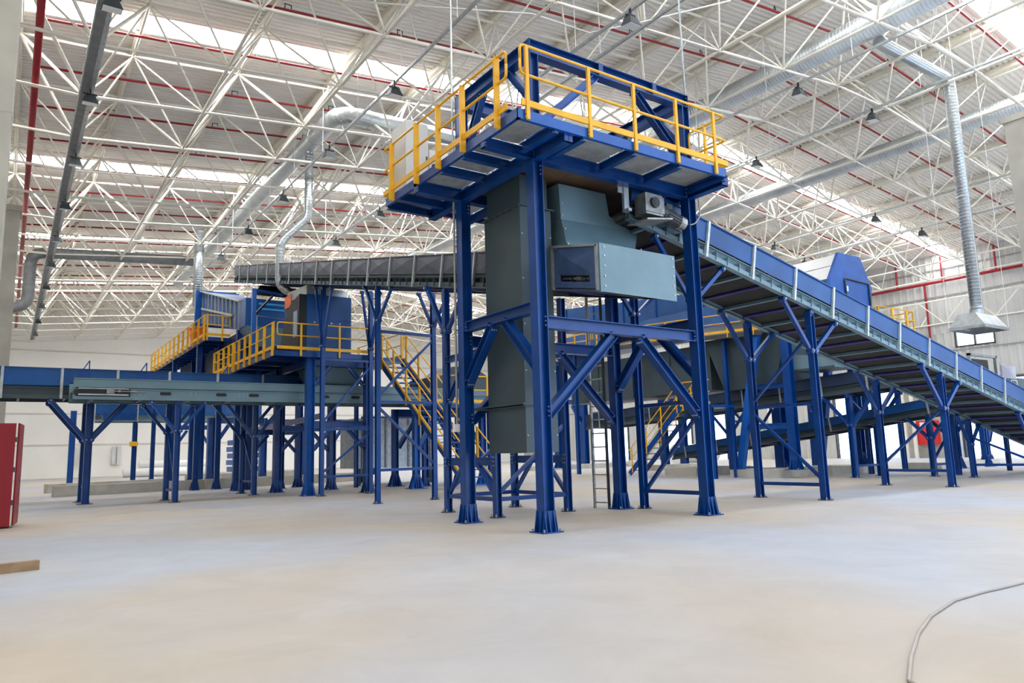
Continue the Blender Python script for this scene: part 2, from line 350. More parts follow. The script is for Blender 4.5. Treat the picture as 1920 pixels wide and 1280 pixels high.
def guardrail(par,pts,posts,ht=1.02,hm=.57,toe=.1,r=.022,out=(0,0),below=.16,pw=.06,loops=(1,1),name='guardrail',toeh=.1):
    """rails along the polyline pts (deck level); posts: list of (x,y[,z])"""
    pts=[V(p) for p in pts]; T=[p+V((0,0,ht)) for p in pts]; Mm=[p+V((0,0,hm)) for p in pts]
    line=[]
    g=MB()
    loop=T+Mm[::-1]
    if loops==(1,1): 
        mid=(T[0]+Mm[0])/2; g.path(fillet([mid]+T+Mm[::-1]+[mid],.08),r,8)
    elif loops[1]: g.path(fillet(T+Mm[::-1],.08),r,8)
    elif loops[0]: g.path(fillet(T[::-1]+Mm,.08),r,8)
    else: g.path(fillet(T,.08),r,8); g.path(fillet(Mm,.08),r,8)
    o=part(name,g,YEL,par,smooth=True)
    if toeh:
        tb=MB()
        for a,b in zip(pts,pts[1:]): tb.bar(a+V((0,0,toe)),b+V((0,0,toe)),.03,toeh)
        part('toe_board',tb,YEL,o)
    for p in posts:
        x,y,z=p[:3]; w=p[3] if len(p)>3 else pw; ax=p[4] if len(p)>4 else 0
        q=MB(); sx,sy=((w/2,.02) if ax==0 else (.02,w/2))
        q.box(x-sx,x+sx,y-sy,y+sy,z-below,z+ht); q.bolts([(x-sx,y,z-below+.04),(x-sx,y,z-below+.1)],(-1,0,0),.012,.015); part('post',q,[YEL,YEL],o)
    return o
def grating(par,x0,x1,y0,y1,z,along='y',gap=.034,name='grating_panel'):
    g=MB(); t=.004
    if along=='y':
        n=int((x1-x0)/gap)
        for k in range(n+1): x=x0+(x1-x0)*k/n; g.box(x-t/2-.004,x+t/2+.004,y0,y1,z,z+.03)
        m=max(1,int((y1-y0)/.1))
        for k in range(m+1): y=y0+(y1-y0)*k/m; g.box(x0,x1,y-.004,y+.004,z+.018,z+.03)
    else:
        n=int((y1-y0)/gap)
        for k in range(n+1): y=y0+(y1-y0)*k/n; g.box(x0,x1,y-t/2-.004,y+t/2+.004,z,z+.03)
        m=max(1,int((x1-x0)/.1))
        for k in range(m+1): x=x0+(x1-x0)*k/m; g.box(x-.004,x+.004,y0,y1,z+.018,z+.03)
    return part(name,g,GALV,par)
# ------------------------------------------------------------------ the platform tower
CX,CY=3.695,2.305
tw=thing('platform_tower','tall blue steel tower with a yellow-railed platform on top and four flared column feet','tower',(0,0,0))
for x,y in ((0,0),(0,CY),(CX,0),(CX,CY)):
    sx=1 if x==0 else -1
    bp=[(x+.0,y+dy,z) for dy in (-.06,.06) for z in (3.2,3.27,3.34)]
    column(tw,x,y,5.97,bolts=([(x+sx*.1,y+dy,z) for dy in (-.065,.065) for z in (1.78,1.85,1.92,3.22,3.29,3.36,5.75,5.82,5.89)],(-sx,0,0),.014,.035))
for y in (0,CY): ibeam(tw,(.1,y,3.274),(CX-.1,y,3.274),.2,.18)
for x in (0,CX): ibeam(tw,(x,.1,3.53),(x,CY-.1,3.53),.185,.17)
for y in (0,CY):
    brace(tw,(.1,y,1.80),(1.56,y,3.17),.15,.16); brace(tw,(CX-.1,y,1.80),(2.2,y,3.17),.15,.16)
for x in (0,CX):
    brace(tw,(x,.06,2.55),(x,.95,3.44),.15,.16,up=(0,0,1)); brace(tw,(x,CY-.06,2.45),(x,1.33,3.44),.15,.16)
# platform
PX0,PX1,PY0,PY1=-1.0,3.68,-.96,3.6
def chan(p,q,h=.155,b=.06,sg=1): return part('edge_channel',MB().sect(p,q,Csec(h,b,.01,sg)),BLUE,tw)
ed=part('edge_channel',MB().sect((PX0,PY0,6.18),(PX1,PY0,6.18),Csec(.16,.06,.01,-1)),BLUEL,tw)
chan((PX0,PY1,6.18),(PX0,PY0,6.18),.16,.06,-1); chan((PX1,PY1,6.18),(PX0,PY1,6.18),.16,.06,-1); chan((PX1,PY0,6.18),(PX1,PY1,6.18),.16,.06,-1)
for y in (0,CY): ibeam(tw,(PX0 if y else .1,y,6.08),(PX1-.06,y,6.08),.22,.16,'platform_beam')
for x in (0,CX): ibeam(tw,(x,PY0+.05,6.06),(x,PY1-.05,6.06),.2,.16,'platform_beam')
ibeam(tw,(PX0+.01,.02,6.08),(0,.02,6.08),.17,.12,'cross_beam')
xs=[-.29,.27,1.37,2.45,3.62]
for x in xs: ibeam(tw,(x,PY0+.01,6.10),(x,-.08,6.10),.14,.11,'cross_beam',ends=False)
for y in (.62,1.36,2.98,3.54): ibeam(tw,(PX0+.01,y,6.10),(-.08 if y<2.3 else 0,y,6.10),.14,.11,'cross_beam',ends=False)
for x in (.9,1.9,2.8): ibeam(tw,(x,CY+.1,6.10),(x,PY1-.01,6.10),.14,.11,'cross_beam',ends=False)
xx=[-.95]+xs
for a,b in zip(xx,xx[1:]): grating(tw,a+.03,b-.03,PY0+.04,-.02,6.20,'x')
yy=[.04,.62,1.36,2.3,2.98,3.54]
for a,b in zip(yy,yy[1:]): grating(tw,PX0+.05,-.05,a+.03,b-.03,6.20,'x')
for a,b in zip([.0,.9,1.9,2.8],[.9,1.9,2.8,3.62]): grating(tw,a+.03,b-.03,CY+.08,PY1-.05,6.20,'x')
part('floor_plate',MB().box(.08,CX-.1,.08,CY-.08,6.17,6.19).box(1.22,1.26,.08,CY-.08,6.165,6.17).box(2.4,2.44,.08,CY-.08,6.165,6.17),BROWN,tw)
# gantry frame above the deck
for x,y in ((0,0),(0,CY),(CX,0),(CX,CY)): column(tw,x,y,7.86,.18,.18,6.19,ft=False,name='gantry_post')
for y in (0,CY): ibeam(tw,(-.09,y,7.98),(CX+.09,y,7.98),.25,.19,'gantry_beam')
for x in (0,CX): ibeam(tw,(x,.1,7.98),(x,CY-.1,7.98),.25,.19,'gantry_beam')
for x in (1.5,2.85): part('stiffener',MB().box(x-.05,x+.05,-.1,.1,7.87,8.11),BLUE,tw)
for y in (0,CY): brace(tw,(.09,y,6.62),(1.42,y,7.86),.13,.14,BLUEL); brace(tw,(CX-.09,y,6.72),(2.38,y,7.86),.13,.14)
for x in (0,CX): brace(tw,(x,.08,7.15),(x,.66,7.86),.12,.13); brace(tw,(x,CY-.08,6.75),(x,1.5,7.86),.12,.13)
# guardrails
guardrail(tw,[(-.94,-.98,6.26),(3.70,-.98,6.26),(3.70,-.12,6.26)],[(x,-.99,6.26) for x in (-.83,.39,1.375,2.385,3.37)]+[(3.71,-.5,6.26)],1.02,.55,.1)
guardrail(tw,[(-1.03,-.74,6.26),(-1.03,3.63,6.26),(.3,3.63,6.26)],[(-1.05,y,6.26,.095) for y in (-.50,.53,1.36,2.18,3.22)]+[(-.2,3.64,6.26)],1.0,.56,.1)
# electrical cabinets on the deck
cb=thing('control_cabinet','tall light grey control cabinet standing in the platform corner behind the yellow rail','cabinet',(-.66,3.2,6.24))
part('body',MB().box(-.9,-.42,2.92,3.52,6.24,7.68),CAB,cb); part('door',MB().box(-.905,-.42,2.895,2.92,6.3,7.64),CAB,cb); part('lock',MB().box(-.47,-.45,2.87,2.895,6.9,7.0),DARKM,cb)
c2=thing('switch_box','small white switch box with black switches beside the tall grey cabinet','switch box',(-.15,3.0,6.24))
part('body',MB().box(-.38,.05,2.92,3.12,6.24,7.18),WHITE,c2)
for z in (6.72,6.85,6.98): part('switch',MB().tube((-.3,2.92,z),(-.3,2.88,z),.035,10),BLACK,c2)
# conduit down the second column
one('conduit_pipe',MB().path([(-.12,2.45,12.2),(-.12,2.45,1.75)],.022,8),GALV,'slim shiny conduit dropping from the roof down the back left tower column','conduit',None,(-.12,2.45,1.75),True)
e2=one('junction_box',MB().box(-.19,-.05,2.39,2.5,1.62,1.76),WHITE,'small white box at the lower end of the shiny conduit','junction box',None,(-.12,2.45,1.6))
one('conduit_pipe',MB().path([(3.84,.02,13.0),(3.84,.02,6.3)],.02,8),GALV,'slim white conduit dropping from the roof to the right end of the platform','conduit',None,(3.84,.02,6.3),True)
# ------------------------------------------------------------------ chute and hopper inside the tower
ch=thing('vertical_chute','tall dark grey-green rectangular chute hanging between the tower columns','chute',(.6,1.38,1.21))
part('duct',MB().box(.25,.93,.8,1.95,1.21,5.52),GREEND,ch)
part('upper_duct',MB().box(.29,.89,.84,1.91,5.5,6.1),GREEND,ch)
def ring(z,x0=.25,x1=.93,y0=.8,y1=1.95,w=.05,t=.02): 
    g=MB(); g.box(x0-w,x1+w,y0-w,y0,z,z+t).box(x0-w,x1+w,y1,y1+w,z,z+t).box(x0-w,x0,y0,y1,z,z+t).box(x1,x1+w,y0,y1,z,z+t)
    g.bolts([(x0-.02,y0+k*.19,z-.0) for k in range(7)],(0,0,-1),.008,.012); return g
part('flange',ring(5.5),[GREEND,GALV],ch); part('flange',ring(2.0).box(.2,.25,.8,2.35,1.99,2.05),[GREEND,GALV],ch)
sc=MB(); sc.mi=0
for z in (1.5,2.6,3.4,4.2,5.0):
    for p in ((.9,.8,z),(.28,.8,z)): sc.tube(p,(p[0],p[1]-.012,z),.012,6)
part('bolts',sc,GALV,ch)
hp=thing('feed_hopper','dusty grey transfer hopper under the top end of the inclined conveyor','hopper',(1.9,1.2,4.7))
part('upper_skirt',MB().prism([(1.10,.75,6.05),(2.24,.75,6.06),(2.31,.75,5.63),(3.04,.75,5.42),(1.13,.75,5.38)],(0,1.3,0)),GREEN,hp)
lo=MB().hexa([(1.02,.45,4.72),(2.63,.45,4.84),(2.63,2.1,5.1),(1.02,2.1,5.1),(1.13,.75,5.38),(3.04,.75,5.42),(3.04,2.05,5.42),(1.13,2.05,5.38)])
part('lower_skirt',lo,GREEN,hp)
sc=MB()
for p in ((1.16,.75,5.95),(1.16,.75,5.68),(1.16,.75,5.46)): sc.tube(p,(p[0],p[1]-.015,p[2]),.016,6)
for p in ((1.1,.63,5.16),(1.05,.5,4.84),(2.9,.56,5.0)): sc.tube(p,(p[0],p[1]-.03,p[2]),.016,6)
part('bolts',sc,GALV,hp)
# ------------------------------------------------------------------ conveyors
def conveyor(label,p0,p1,W,tot=.75,hp=.44,pitch=1.42,off=.2,loc=None,pm=None,rm=None,name='belt_conveyor',cells=True,cross=.72,rollers=True,near=-1,xpat=False,belt=True,drums=True,strips=True,group=None):
    """belt conveyor: p0,p1 = ends of the underside centre line; near = side (in v) facing the camera"""
    pm=pm or NAVY; rm=rm or GREEN
    p0=V(p0);p1=V(p1);u=(p1-p0);L=u.length;u.normalize();v=V((0,0,1)).cross(u).normalized();w=u.cross(v)
    P=lambda a,b,c:p0+u*a+v*b+w*c
    t=thing(name,label,'conveyor',loc or p0,group)
    def bx(g,a0,a1,b0,b1,c0,c1): return g.hexa([P(a0,b0,c0),P(a1,b0,c0),P(a1,b1,c0),P(a0,b1,c0),P(a0,b0,c1),P(a1,b0,c1),P(a1,b1,c1),P(a0,b1,c1)])
    h=W/2; k0=tot-hp
    for s in (-1,1):
        g=MB(); bx(g,0,L,s*h-.006,s*h+.006,k0,tot); bx(g,0,L,s*h-.006,s*h+.035*s,tot-.025,tot)
        if xpat and s==near:
            n=int((L-off)/pitch)
            for k in range(-1,n+1):
                a=max(0,off+k*pitch)+.03; b=min(L,off+(k+1)*pitch)-.03
                if b-a<.2: continue
                c=(a+b)/2; y=s*(h+.007); g.add([P(a,y,k0+.02),P(b,y,k0+.02),P(b,y,tot-.03),P(a,y,tot-.03),P(c,s*(h+.045),(k0+tot)/2)],[(0,1,4),(1,2,4),(2,3,4),(3,0,4)] if s>0 else [(1,0,4),(2,1,4),(3,2,4),(0,3,4)])
        part('side_panel',g,pm,t)
        r=MB(); bx(r,0,L,s*(h-.10),s*(h-.09),0,k0); bx(r,0,L,s*(h-.10),s*h+.03*s,0,.02); bx(r,0,L,s*h-.03*s,s*h+.01*s,k0-.06,k0-.045)
        if cells:
            a=.25
            while a<L-.1: bx(r,a,a+.012,s*(h-.09),s*h+.025*s,.02,k0*.7); a+=.36
        bx(r,0,L,s*(h-.01),s*h+.004*s,.02,.11)
        part('side_rail',r,rm,t)
    if strips:
        a=off
        while a<L:
            g=MB(); bx(g,a-.03,a+.03,near*h,near*(h+.045),-.01,tot+.01); bx(g,a-.045,a-.03,near*h,near*(h+.02),0,tot); part('panel_strip',g,GALV,t); a+=pitch
    if belt:
        g=MB(); bx(g,.1,L-.1,-h+.06,h-.06,k0+.02,k0+.035); bx(g,.1,L-.1,-h+.06,h-.06,.09,.10); part('belt',g,BELT,t)
    if drums:
        for a in (.16,L-.16): g=MB().tube(P(a,-h+.04,k0*.5+.05),P(a,h-.04,k0*.5+.05),k0*.4,20); part('drum',g,DARKM,t,smooth=True)
    if cross:
        a=.5; k=0
        while a<L-.3:
            g=MB()
            if k%2==0 or not rollers: bx(g,a-.03,a+.03,-h+.03,h-.03,.0,.07) if False else bx(g,a-.03,a+.03,-h+.11,h-.11,.0,.07); part('cross_member',g,rm,t)
            else: g.tube(P(a,-h+.04,.055),P(a,h-.04,.055),.035,8); part('return_roller',g,ROLLER,t)
            a+=cross; k+=1
    return t,P
def trestle(label,a,b,zt,ud,slope,spread=.9,drop=.95,size=.13,bars=(.35,2.2),diag=(),z0=0,group=None,m=None,bar_size=.075,ext=0,struts=True,name='support_trestle',feet=True):
    """two-legged conveyor support: a,b = leg feet (x,y); ud = conveyor direction; V struts run along it"""
    m=m or BLUE; a=V((a[0],a[1],0));b=V((b[0],b[1],0)); mid=(a+b)/2
    t=thing(name,label,'conveyor support',(mid.x,mid.y,z0),group)
    ud=V((ud[0],ud[1],0)).normalized(); up=ud
    for p in (a,b):
        g=MB().sect((p.x,p.y,z0+.01),(p.x,p.y,zt-.05),Isec(size,size,.014,.012),up); g.box(p.x-size*.34,p.x+size*.34,p.y-size*.34,p.y+size*.34,zt-.16,zt)
        g.tube(p+V((0,0,zt-.06))-V((-ud.y,ud.x,0))*size*.55,p+V((0,0,zt-.06))+V((-ud.y,ud.x,0))*size*.55,size*.4,10)
        o=part('leg',g,m,t)
        if feet: plate_foot(o,p.x,p.y,size*1.15,z0)
        if struts:
            for s in (-1,1):
                q=p+ud*s*spread; strut(t,(p.x+ud.x*s*.07,p.y+ud.y*s*.07,zt-drop),(q.x,q.y,zt+slope*s*spread-.05),size*.34,m)
    d=(b-a).normalized()
    for z in bars: part('cross_bar',MB().bar(a+d*.06+V((0,0,z)),b-d*.06+V((0,0,z)),bar_size,bar_size),m,t)
    for (w0,z_0,w1,z_1) in diag:
        p=a.lerp(b,w0)+V((0,0,z_0)); q=a.lerp(b,w1)+V((0,0,z_1)); part('diagonal_brace',MB().bar(p,q,bar_size*.95,bar_size*.8),m,t)
    return t
SLI=-.217
iz=lambda x:5.04+SLI*(x-4.228)
# main inclined conveyor, rising from the right into the tower
ic,P=conveyor('long blue-sided inclined conveyor climbing from the floor at right into the tower','' and 0 or (2.35,1.2,iz(2.35)),(25.5,1.2,iz(25.5)),1.86,.76,.45,1.45,2.12,near=-1)
dk=MB()
for k in range(32):
    a=1.0+k*.72; 
    if a>23: break
    dk.hexa([P(a+.04,-.88,.1),P(a+.68,-.88,.1),P(a+.68,.88,.1),P(a+.04,.88,.1),P(a+.04,-.88,.12),P(a+.68,-.88,.12),P(a+.68,.88,.12),P(a+.04,.88,.12)])
part('under_deck',dk,BROWN,ic)
# drive unit: gearbox + finned motor on a torque plate, near side of the head drum
gb=MB().box(2.42,2.86,-.12,.16,5.46,5.86); gb.box(2.40,2.88,-.14,-.12,5.5,5.82)
gbo=part('gearbox',gb,[STEEL,GALV],ic)
part('output_shaft',MB().tube((2.62,-.12,5.68),(2.62,-.19,5.68),.1,16).tube((2.62,-.19,5.68),(2.62,-.2,5.68),.055,16),DARKM,gbo)
mo=MB().tube((2.86,.02,5.62),(3.02,.02,5.58),.15,16); mo.tube((3.02,.02,5.58),(3.4,.02,5.48),.115,18)
for k in range(16):
    a=2*math.pi*k/16; n=V((0,math.cos(a),math.sin(a)))*.125; mo.bar(V((3.04,.02,5.575))+n,V((3.38,.02,5.485))+n,.035,.012,n)
mot=part('motor',mo,[CHAR,GALV],ic); part('fan_cover',MB().tube((3.38,.02,5.485),(3.52,.02,5.45),.14,18),STEEL,mot,smooth=False); part('terminal_box',MB().box(3.06,3.22,-.03,.1,5.68,5.78),CHAR,mot)
part('torque_plate',MB().hexa([(2.34,-.22,5.30),(3.0,-.22,5.40),(3.0,.3,5.42),(2.34,.3,5.32),(2.34,-.22,5.33),(3.0,-.22,5.43),(3.0,.3,5.45),(2.34,.3,5.35)]),STEEL,ic)
part('take_up_bracket',MB().box(2.1,2.22,.1,.16,5.5,6.05).box(2.12,2.2,.02,.1,5.5,5.55).box(1.98,2.1,.12,.15,5.85,6.05),GALV,ic)
one('motor_cable',MB().path(fillet([(3.5,.02,5.48),(3.68,-.12,5.42),(3.86,-.14,5.62),(3.84,-.14,6.0)],.1),.014,6),CABLE,'thin grey cable looping from the drive motor up to the platform','cable',None,(3.5,.02,5.4),True)
# supports of the inclined conveyor
XD=(1,0)
trestle('blue conveyor support just right of the tower, half hidden by its right column',(4.05,.36),(4.05,1.98),iz(4.05),XD,SLI,.95,1.0,.13,(.36,2.1),((1,.3,0,1.9),))
trestle('blue braced conveyor support, first one standing clear to the right of the tower',(7.93,.36),(7.93,2.05),iz(7.93),XD,SLI,.95,.95,.145,(.33,2.12),((1,2.25,0,3.7),(1,1.95,0,.42)))
trestle('blue conveyor support in the middle of the inclined conveyor, diagonal rising to the near leg',(13.6,.32),(13.7,2.15),iz(13.6),XD,SLI,.95,.95,.15,(.42,),((1,.6,0,2.1),))
trestle('low dark conveyor support near the right edge, under the conveyor\'s lower end',(18.95,.36),(18.85,2.05),iz(18.9),XD,SLI,.7,.8,.14,(.4,),((1,1.3,0,.5),))
# rising conveyor that starts at the tower and runs away to the upper left
SLL=.2138; lz=lambda y:4.567+SLL*(y-3.137)
lc,P=conveyor('long slate grey conveyor running from the tower up toward the far left','' and 0 or (1.82,-.27,lz(-.27)),(1.82,23.7,lz(23.7)),1.7,.75,.45,1.4,1.13,pm=DUSKB,rm=GREEND,near=1,xpat=True,cross=1.1)
# tail housing
hz=MB()
hz.hexa([(.925,-.47,3.77),(.95,-.47,3.77),(.95,-.34,3.80),(.925,-.34,3.80),(.925,-.47,4.60),(.95,-.47,4.60),(.95,-.34,4.63),(.925,-.34,4.63)])
hz.hexa([(.95,-.47,3.78),(2.70,-.47,3.78),(2.70,-.43,3.79),(.95,-.43,3.79),(.95,-.47,4.60),(2.70,-.47,4.60),(2.70,-.43,4.61),(.95,-.43,4.61)])
hz.bolts([(x,-.47,z) for x in (1.02,2.64) for z in (3.88,4.05,4.22,4.39,4.54)],(0,-1,0),.016,.014)
eg=part('end_guard',hz,[GREEN,GALV],lc)
pf=MB()
def sl(y,c): return (.925,y,lz(y)+c)
# perforated guard with an oval slot: four pieces around the slot, pyramid-pressed
for (ya,yb,ca,cb_) in ((-.36,.74,.26,.74),(-.36,.74,.03,.14),(-.36,-.2,.14,.26),(.58,.74,.14,.26)): pf.hexa([sl(ya,ca),sl(yb,ca),(.945,yb,lz(yb)+ca),(.945,ya,lz(ya)+ca),sl(ya,cb_),sl(yb,cb_),(.945,yb,lz(yb)+cb_),(.945,ya,lz(ya)+cb_)])
c=(.85,.19,lz(.19)+.5); a,b,d,e=sl(-.34,.27),sl(.72,.27),sl(.72,.72),sl(-.34,.72); pf.add([a,b,d,e,c],[(1,0,4),(2,1,4),(3,2,4),(0,3,4)])
part('mesh_guard',pf,PERF,lc)
fr=MB()
for y in (-.4,.78): fr.bar(sl(y,0.0),sl(y,.77),.05,.06,(0,1,0))
fr.bar(sl(-.43,.77),sl(.8,.77),.05,.04); part('guard_frame',fr,GALV,lc)
part('take_up_screw',MB().tube((1.0,-.2,lz(-.2)+.2),(1.0,.58,lz(.58)+.2),.022,8).tube((1.0,.05,lz(.05)+.2),(1.0,.2,lz(.2)+.2),.05,10),STEEL,lc)
YD=(0,1)
# supports of the rising conveyor
q=thing('four_legged_trestle','low blue four-legged frame under the rising conveyor, right behind the tower chute','conveyor support',(1.77,3.7,0))
for x in (.91,2.64):
    for y in (2.74,4.64):
        g=MB().sect((x,y,.01),(x,y,lz(y)-.05),Isec(.13,.13,.014,.012),(1,0,0)); g.bolts([(x-.065,y+dy,z) for dy in (-.03,.03) for z in (.98,1.06,1.14)],(-1,0,0),.012,.015); plate_foot(part('leg',g,[BLUE,GALV],q),x,y,.16)
for y in (2.74,4.64):
    part('cross_bar',MB().bar((.97,y,.34),(2.58,y,.34),.08),BLUE,q); part('diagonal_brace',MB().bar((.95,y,.45),(2.6,y,1.75),.075,.06),BLUE,q)
for x in (.91,2.64):
    part('cross_bar',MB().bar((x,2.8,.34),(x,4.58,.34),.08),BLUE,q); ibeam(q,(x,2.8,1.06),(x,4.57,1.06),.16,.1,'cross_beam')
    part('diagonal_brace',MB().bar((x,2.78,.36),(x,3.4,1.0),.07),BLUE,q); part('diagonal_brace',MB().bar((x,4.6,.36),(x,3.98,1.0),.07),BLUE,q)
    for s in (-1,1): strut(q,(x,4.64+s*.07,lz(4.64)-1.0),(x,4.64+s*.85,lz(4.64)+SLL*s*.85-.05),.05)
    brace(q,(x,4.57,2.3),(x,3.75,3.2),.1,.1); ibeam(q,(x,2.8,3.25),(x,4.57,3.25),.14,.1,'cross_beam')
trestle('slim blue conveyor support with a zigzag of braces, beside the yellow stairs',(1.07,8.6),(2.78,8.68),lz(8.6),YD,SLL,.85,.95,.12,(.85,2.62,4.5),((0,2.75,1,4.4),(0,2.5,1,.95)))
trestle('blue conveyor support with diagonals, in front of the blue box machine',(1.37,13.56),(3.05,13.6),lz(13.5),YD,SLL,.75,2.0,.13,(.6,2.1,4.35),((0,.7,1,2.0),(0,2.05,1,2.2),(0,2.3,1,4.2)))
# ------------------------------------------------------------------ left: two level conveyors
fc,P=conveyor('level dark grey-green conveyor with oval slots, in front of the blue-sided one at left','' and 0 or (-5.45,15.6,3.03),(8.5,15.6,3.03),1.7,.61,.26,3,9,pm=GREEN,rm=GREEN,near=-1,cells=False,strips=False,cross=1.3)
sb=MB()
for a in (-3.9,-3.74,-2.35,-2.2,-.9,-.78,-.66,1.05,1.18,2.5,2.7):
    for z in (3.1,3.19,3.28): sb.tube((a,14.775,z),(a,14.755,z),.014,6)
k=-3.6
while k<4: sb.tube((k,14.78,3.40),(k,14.757,3.40),.014,6); k+=.62
part('bolts',sb,GALV,fc)
for a in (-3.05,-1.45,-.45,1.9,3.0):
    g=MB(); n=14; pts=[]
    for q in range(n):
        t=2*math.pi*q/n; pts.append((a+(.11 if math.cos(t)>0 else -.11)+.05*math.cos(t),14.764,3.235+.05*math.sin(t)))
    g.prism(pts,(0,.012,0)); part('oval_slot',g,BLACK,fc)
part('side_plate',MB().box(-5.0,8.4,14.768,14.776,3.04,3.36),GREEN,fc)
tk=MB().box(-5.38,-4.0,14.745,14.77,3.12,3.36); part('take_up_slot',tk,BLACK,fc)
part('slide_rail',MB().box(-5.32,-4.05,14.70,14.75,3.15,3.19).box(-5.32,-4.05,14.70,14.75,3.335,3.36),GALV,fc)
part('take_up_screw',MB().tube((-4.55,14.70,3.27),(-3.6,14.70,3.27),.014,8).box(-4.62,-4.42,14.68,14.76,3.2,3.33).tube((-4.32,14.70,3.27),(-4.25,14.70,3.27),.035,6).tube((-3.95,14.70,3.27),(-3.88,14.70,3.27),.035,6),STEEL,fc)
bk,P=conveyor('level conveyor with dark blue side panels, behind the slotted grey one at left','' and 0 or (-9.6,17.55,3.19),(1.6,17.55,3.19),1.6,.93,.54,1.5,.97,near=-1,cells=False,rm=GREEND,cross=1.2)
for x in (-4.95,-3.35,-.85,.25):
    g=MB(); g.prism([(x-.28,16.74,3.55),(x+.12,16.74,3.55),(x+.05,16.74,4.0),(x-.22,16.74,4.05)],(0,-.02,0)); g.bar((x-.2,16.73,4.0),(x+.02,16.73,4.38),.03); g.bar((x+.02,16.73,4.38),(x+.02,16.73,3.98),.03); part('pull_cord_bracket',g,BLUE,bk)
def vtrestle(label,x,y0,y1,zt,spr,dr,size=.16,bars=(.35,),diag=(),group=None): return trestle(label,(x,y0),(x,y1),zt,(1,0),0,spr,dr,size,bars,diag,group=group)
vtrestle('thick dark blue conveyor support with a wide fork, leftmost under the level conveyors',-4.83,16.87,18.35,3.19,1.05,1.25,.2,(.5,))
vtrestle('blue two-legged conveyor support with a thin diagonal, second from left under the level conveyors',-2.66,14.88,16.45,3.03,.75,.9,.16,(.35,),((1,2.3,0,.5),))
vtrestle('dark blue conveyor support with a thin bright diagonal, third from left under the level conveyors',.14,16.72,18.3,3.19,1.0,1.2,.17,(.45,),((1,2.2,0,.6),))
# conveyor seen low behind them
lc2,P=conveyor('short blue-sided conveyor seen low behind the level conveyors, its end at far left','' and 0 or (-2.98,37.75,3.47),(6,37.75,3.47),1.7,.97,.6,2.1,2.1,near=-1,cells=False,cross=2)
part('end_panel',MB().box(-3.05,-2.98,36.85,38.65,3.42,4.5),GALV,lc2)
ep=MB().box(-2.6,-1.0,36.86,36.89,3.55,3.95); part('drive_panel',ep,BLUE,lc2)
one('conveyor_post',MB().sect((-3.85,39.4,0),(-3.85,39.4,4.2),Isec(.3,.3,.03,.02),(1,0,0)),BLUEL,'single bright blue post standing far back at left near the white wall','post',None,(-3.85,39.4,0))
trestle('pair of slim blue legs with a yellow cap far back at left',(-1.0,37.1),(-.75,38.4),3.47,(1,0),0,.6,.8,.17,(.3,),struts=False)
one('yellow_marker',MB().box(-1.2,-.8,36.92,37.2,2.1,2.35),YEL,'small yellow plastic cap on the far slim blue legs','cap',None,(-.9,37,2.05))
# ------------------------------------------------------------------ platform with the blue box machine
def deckplat(t,x0,x1,y0,y1,z,hh=.17,beams=1.2,plate=True,m=None):
    for p,q in (((x0,y0,z-hh/2),(x1,y0,z-hh/2)),((x1,y0,z-hh/2),(x1,y1,z-hh/2)),((x1,y1,z-hh/2),(x0,y1,z-hh/2)),((x0,y1,z-hh/2),(x0,y0,z-hh/2))): part('edge_channel',MB().sect(p,q,Csec(hh,.07,.012,-1)),m or BLUE,t)
    part('deck_plate',MB().box(x0+.02,x1-.02,y0+.02,y1-.02,z-.012,z),BLUE,t)
    n=max(1,int((y1-y0)/beams))
    for k in range(1,n): y=y0+(y1-y0)*k/n; part('cross_beam',MB().sect((x0+.05,y,z-.1),(x1-.05,y,z-.1),Isec(.14,.08)),BLUE,t)
p1=thing('machine_platform','raised blue platform with yellow rails around the blue box machine, above the level conveyors','platform',(1.6,17.8,0))
deckplat(p1,-.1,3.3,13.9,22.0,4.62)
guardrail(p1,[(-.02,13.86,4.62),(3.25,13.86,4.62)],[(x,13.85,4.62) for x in (.75,2.05,3.1)],.9,.5,.1,.022,below=.16,loops=(1,0))
ps=[13.95,14.9,15.75,16.6,17.3,18.1,18.75,18.95,19.6,20.4,21.2,21.95]
guardrail(p1,[(-.12,13.88,4.62),(-.12,22.0,4.62),(.9,22.0,4.62)],[(-.13,y,4.62,.085) for y in ps],.9,.5,.1,.02,below=.18,loops=(0,0))
for y in (14.2,17.6,21.4):
    for x in (1.18,3.22): column(p1,x,y,4.45,.26,.26,fs=.24,fh=.42,m=BLUEL if (x<2 and y<15) else BLUE)
    ibeam(p1,(1.3,y,4.32),(3.1,y,4.32),.22,.18); ibeam(p1,(1.3,y,2.28),(3.1,y,2.28),.22,.18)
    brace(p1,(1.31,y,1.45),(1.95,y,2.17),.12,.12); brace(p1,(3.1,y,1.45),(2.45,y,2.17),.12,.12)
    brace(p1,(1.31,y,3.55),(1.9,y,4.22),.12,.12); brace(p1,(3.1,y,3.55),(2.5,y,4.22),.12,.12)
for x in (1.18,3.22): ibeam(p1,(x,14.3,4.32),(x,21.4,4.32),.22,.16)
part('walkway_landing',MB().box(3.32,4.62,14.3,18.6,4.5,4.62),BLUE,p1)
guardrail(p1,[(4.6,14.35,4.62),(4.6,18.5,4.62)],[(4.6,y,4.62,.08) for y in (14.4,15.6,16.9,18.3)],.92,.5,.1,.02,loops=(0,0))
for x in (3.45,4.5): column(p1,x,18.3,4.5,.14,.14,ft=False)
m1=thing('box_machine','dark blue box-shaped sorting machine standing on the railed platform','machine',(2.1,16.2,4.62))
part('casing',MB().box(1.28,2.88,14.9,17.4,4.64,6.78),NAVY,m1)
part('seam',MB().box(1.27,2.89,14.885,14.9,5.92,5.95).box(1.27,2.89,14.885,14.9,5.2,5.23),BLUE,m1)
sc=MB()
for x in (1.55,1.85,2.15,2.45): sc.tube((x,14.9,5.8),(x,14.87,5.8),.03,8)
part('bolts',sc,GALV,m1)
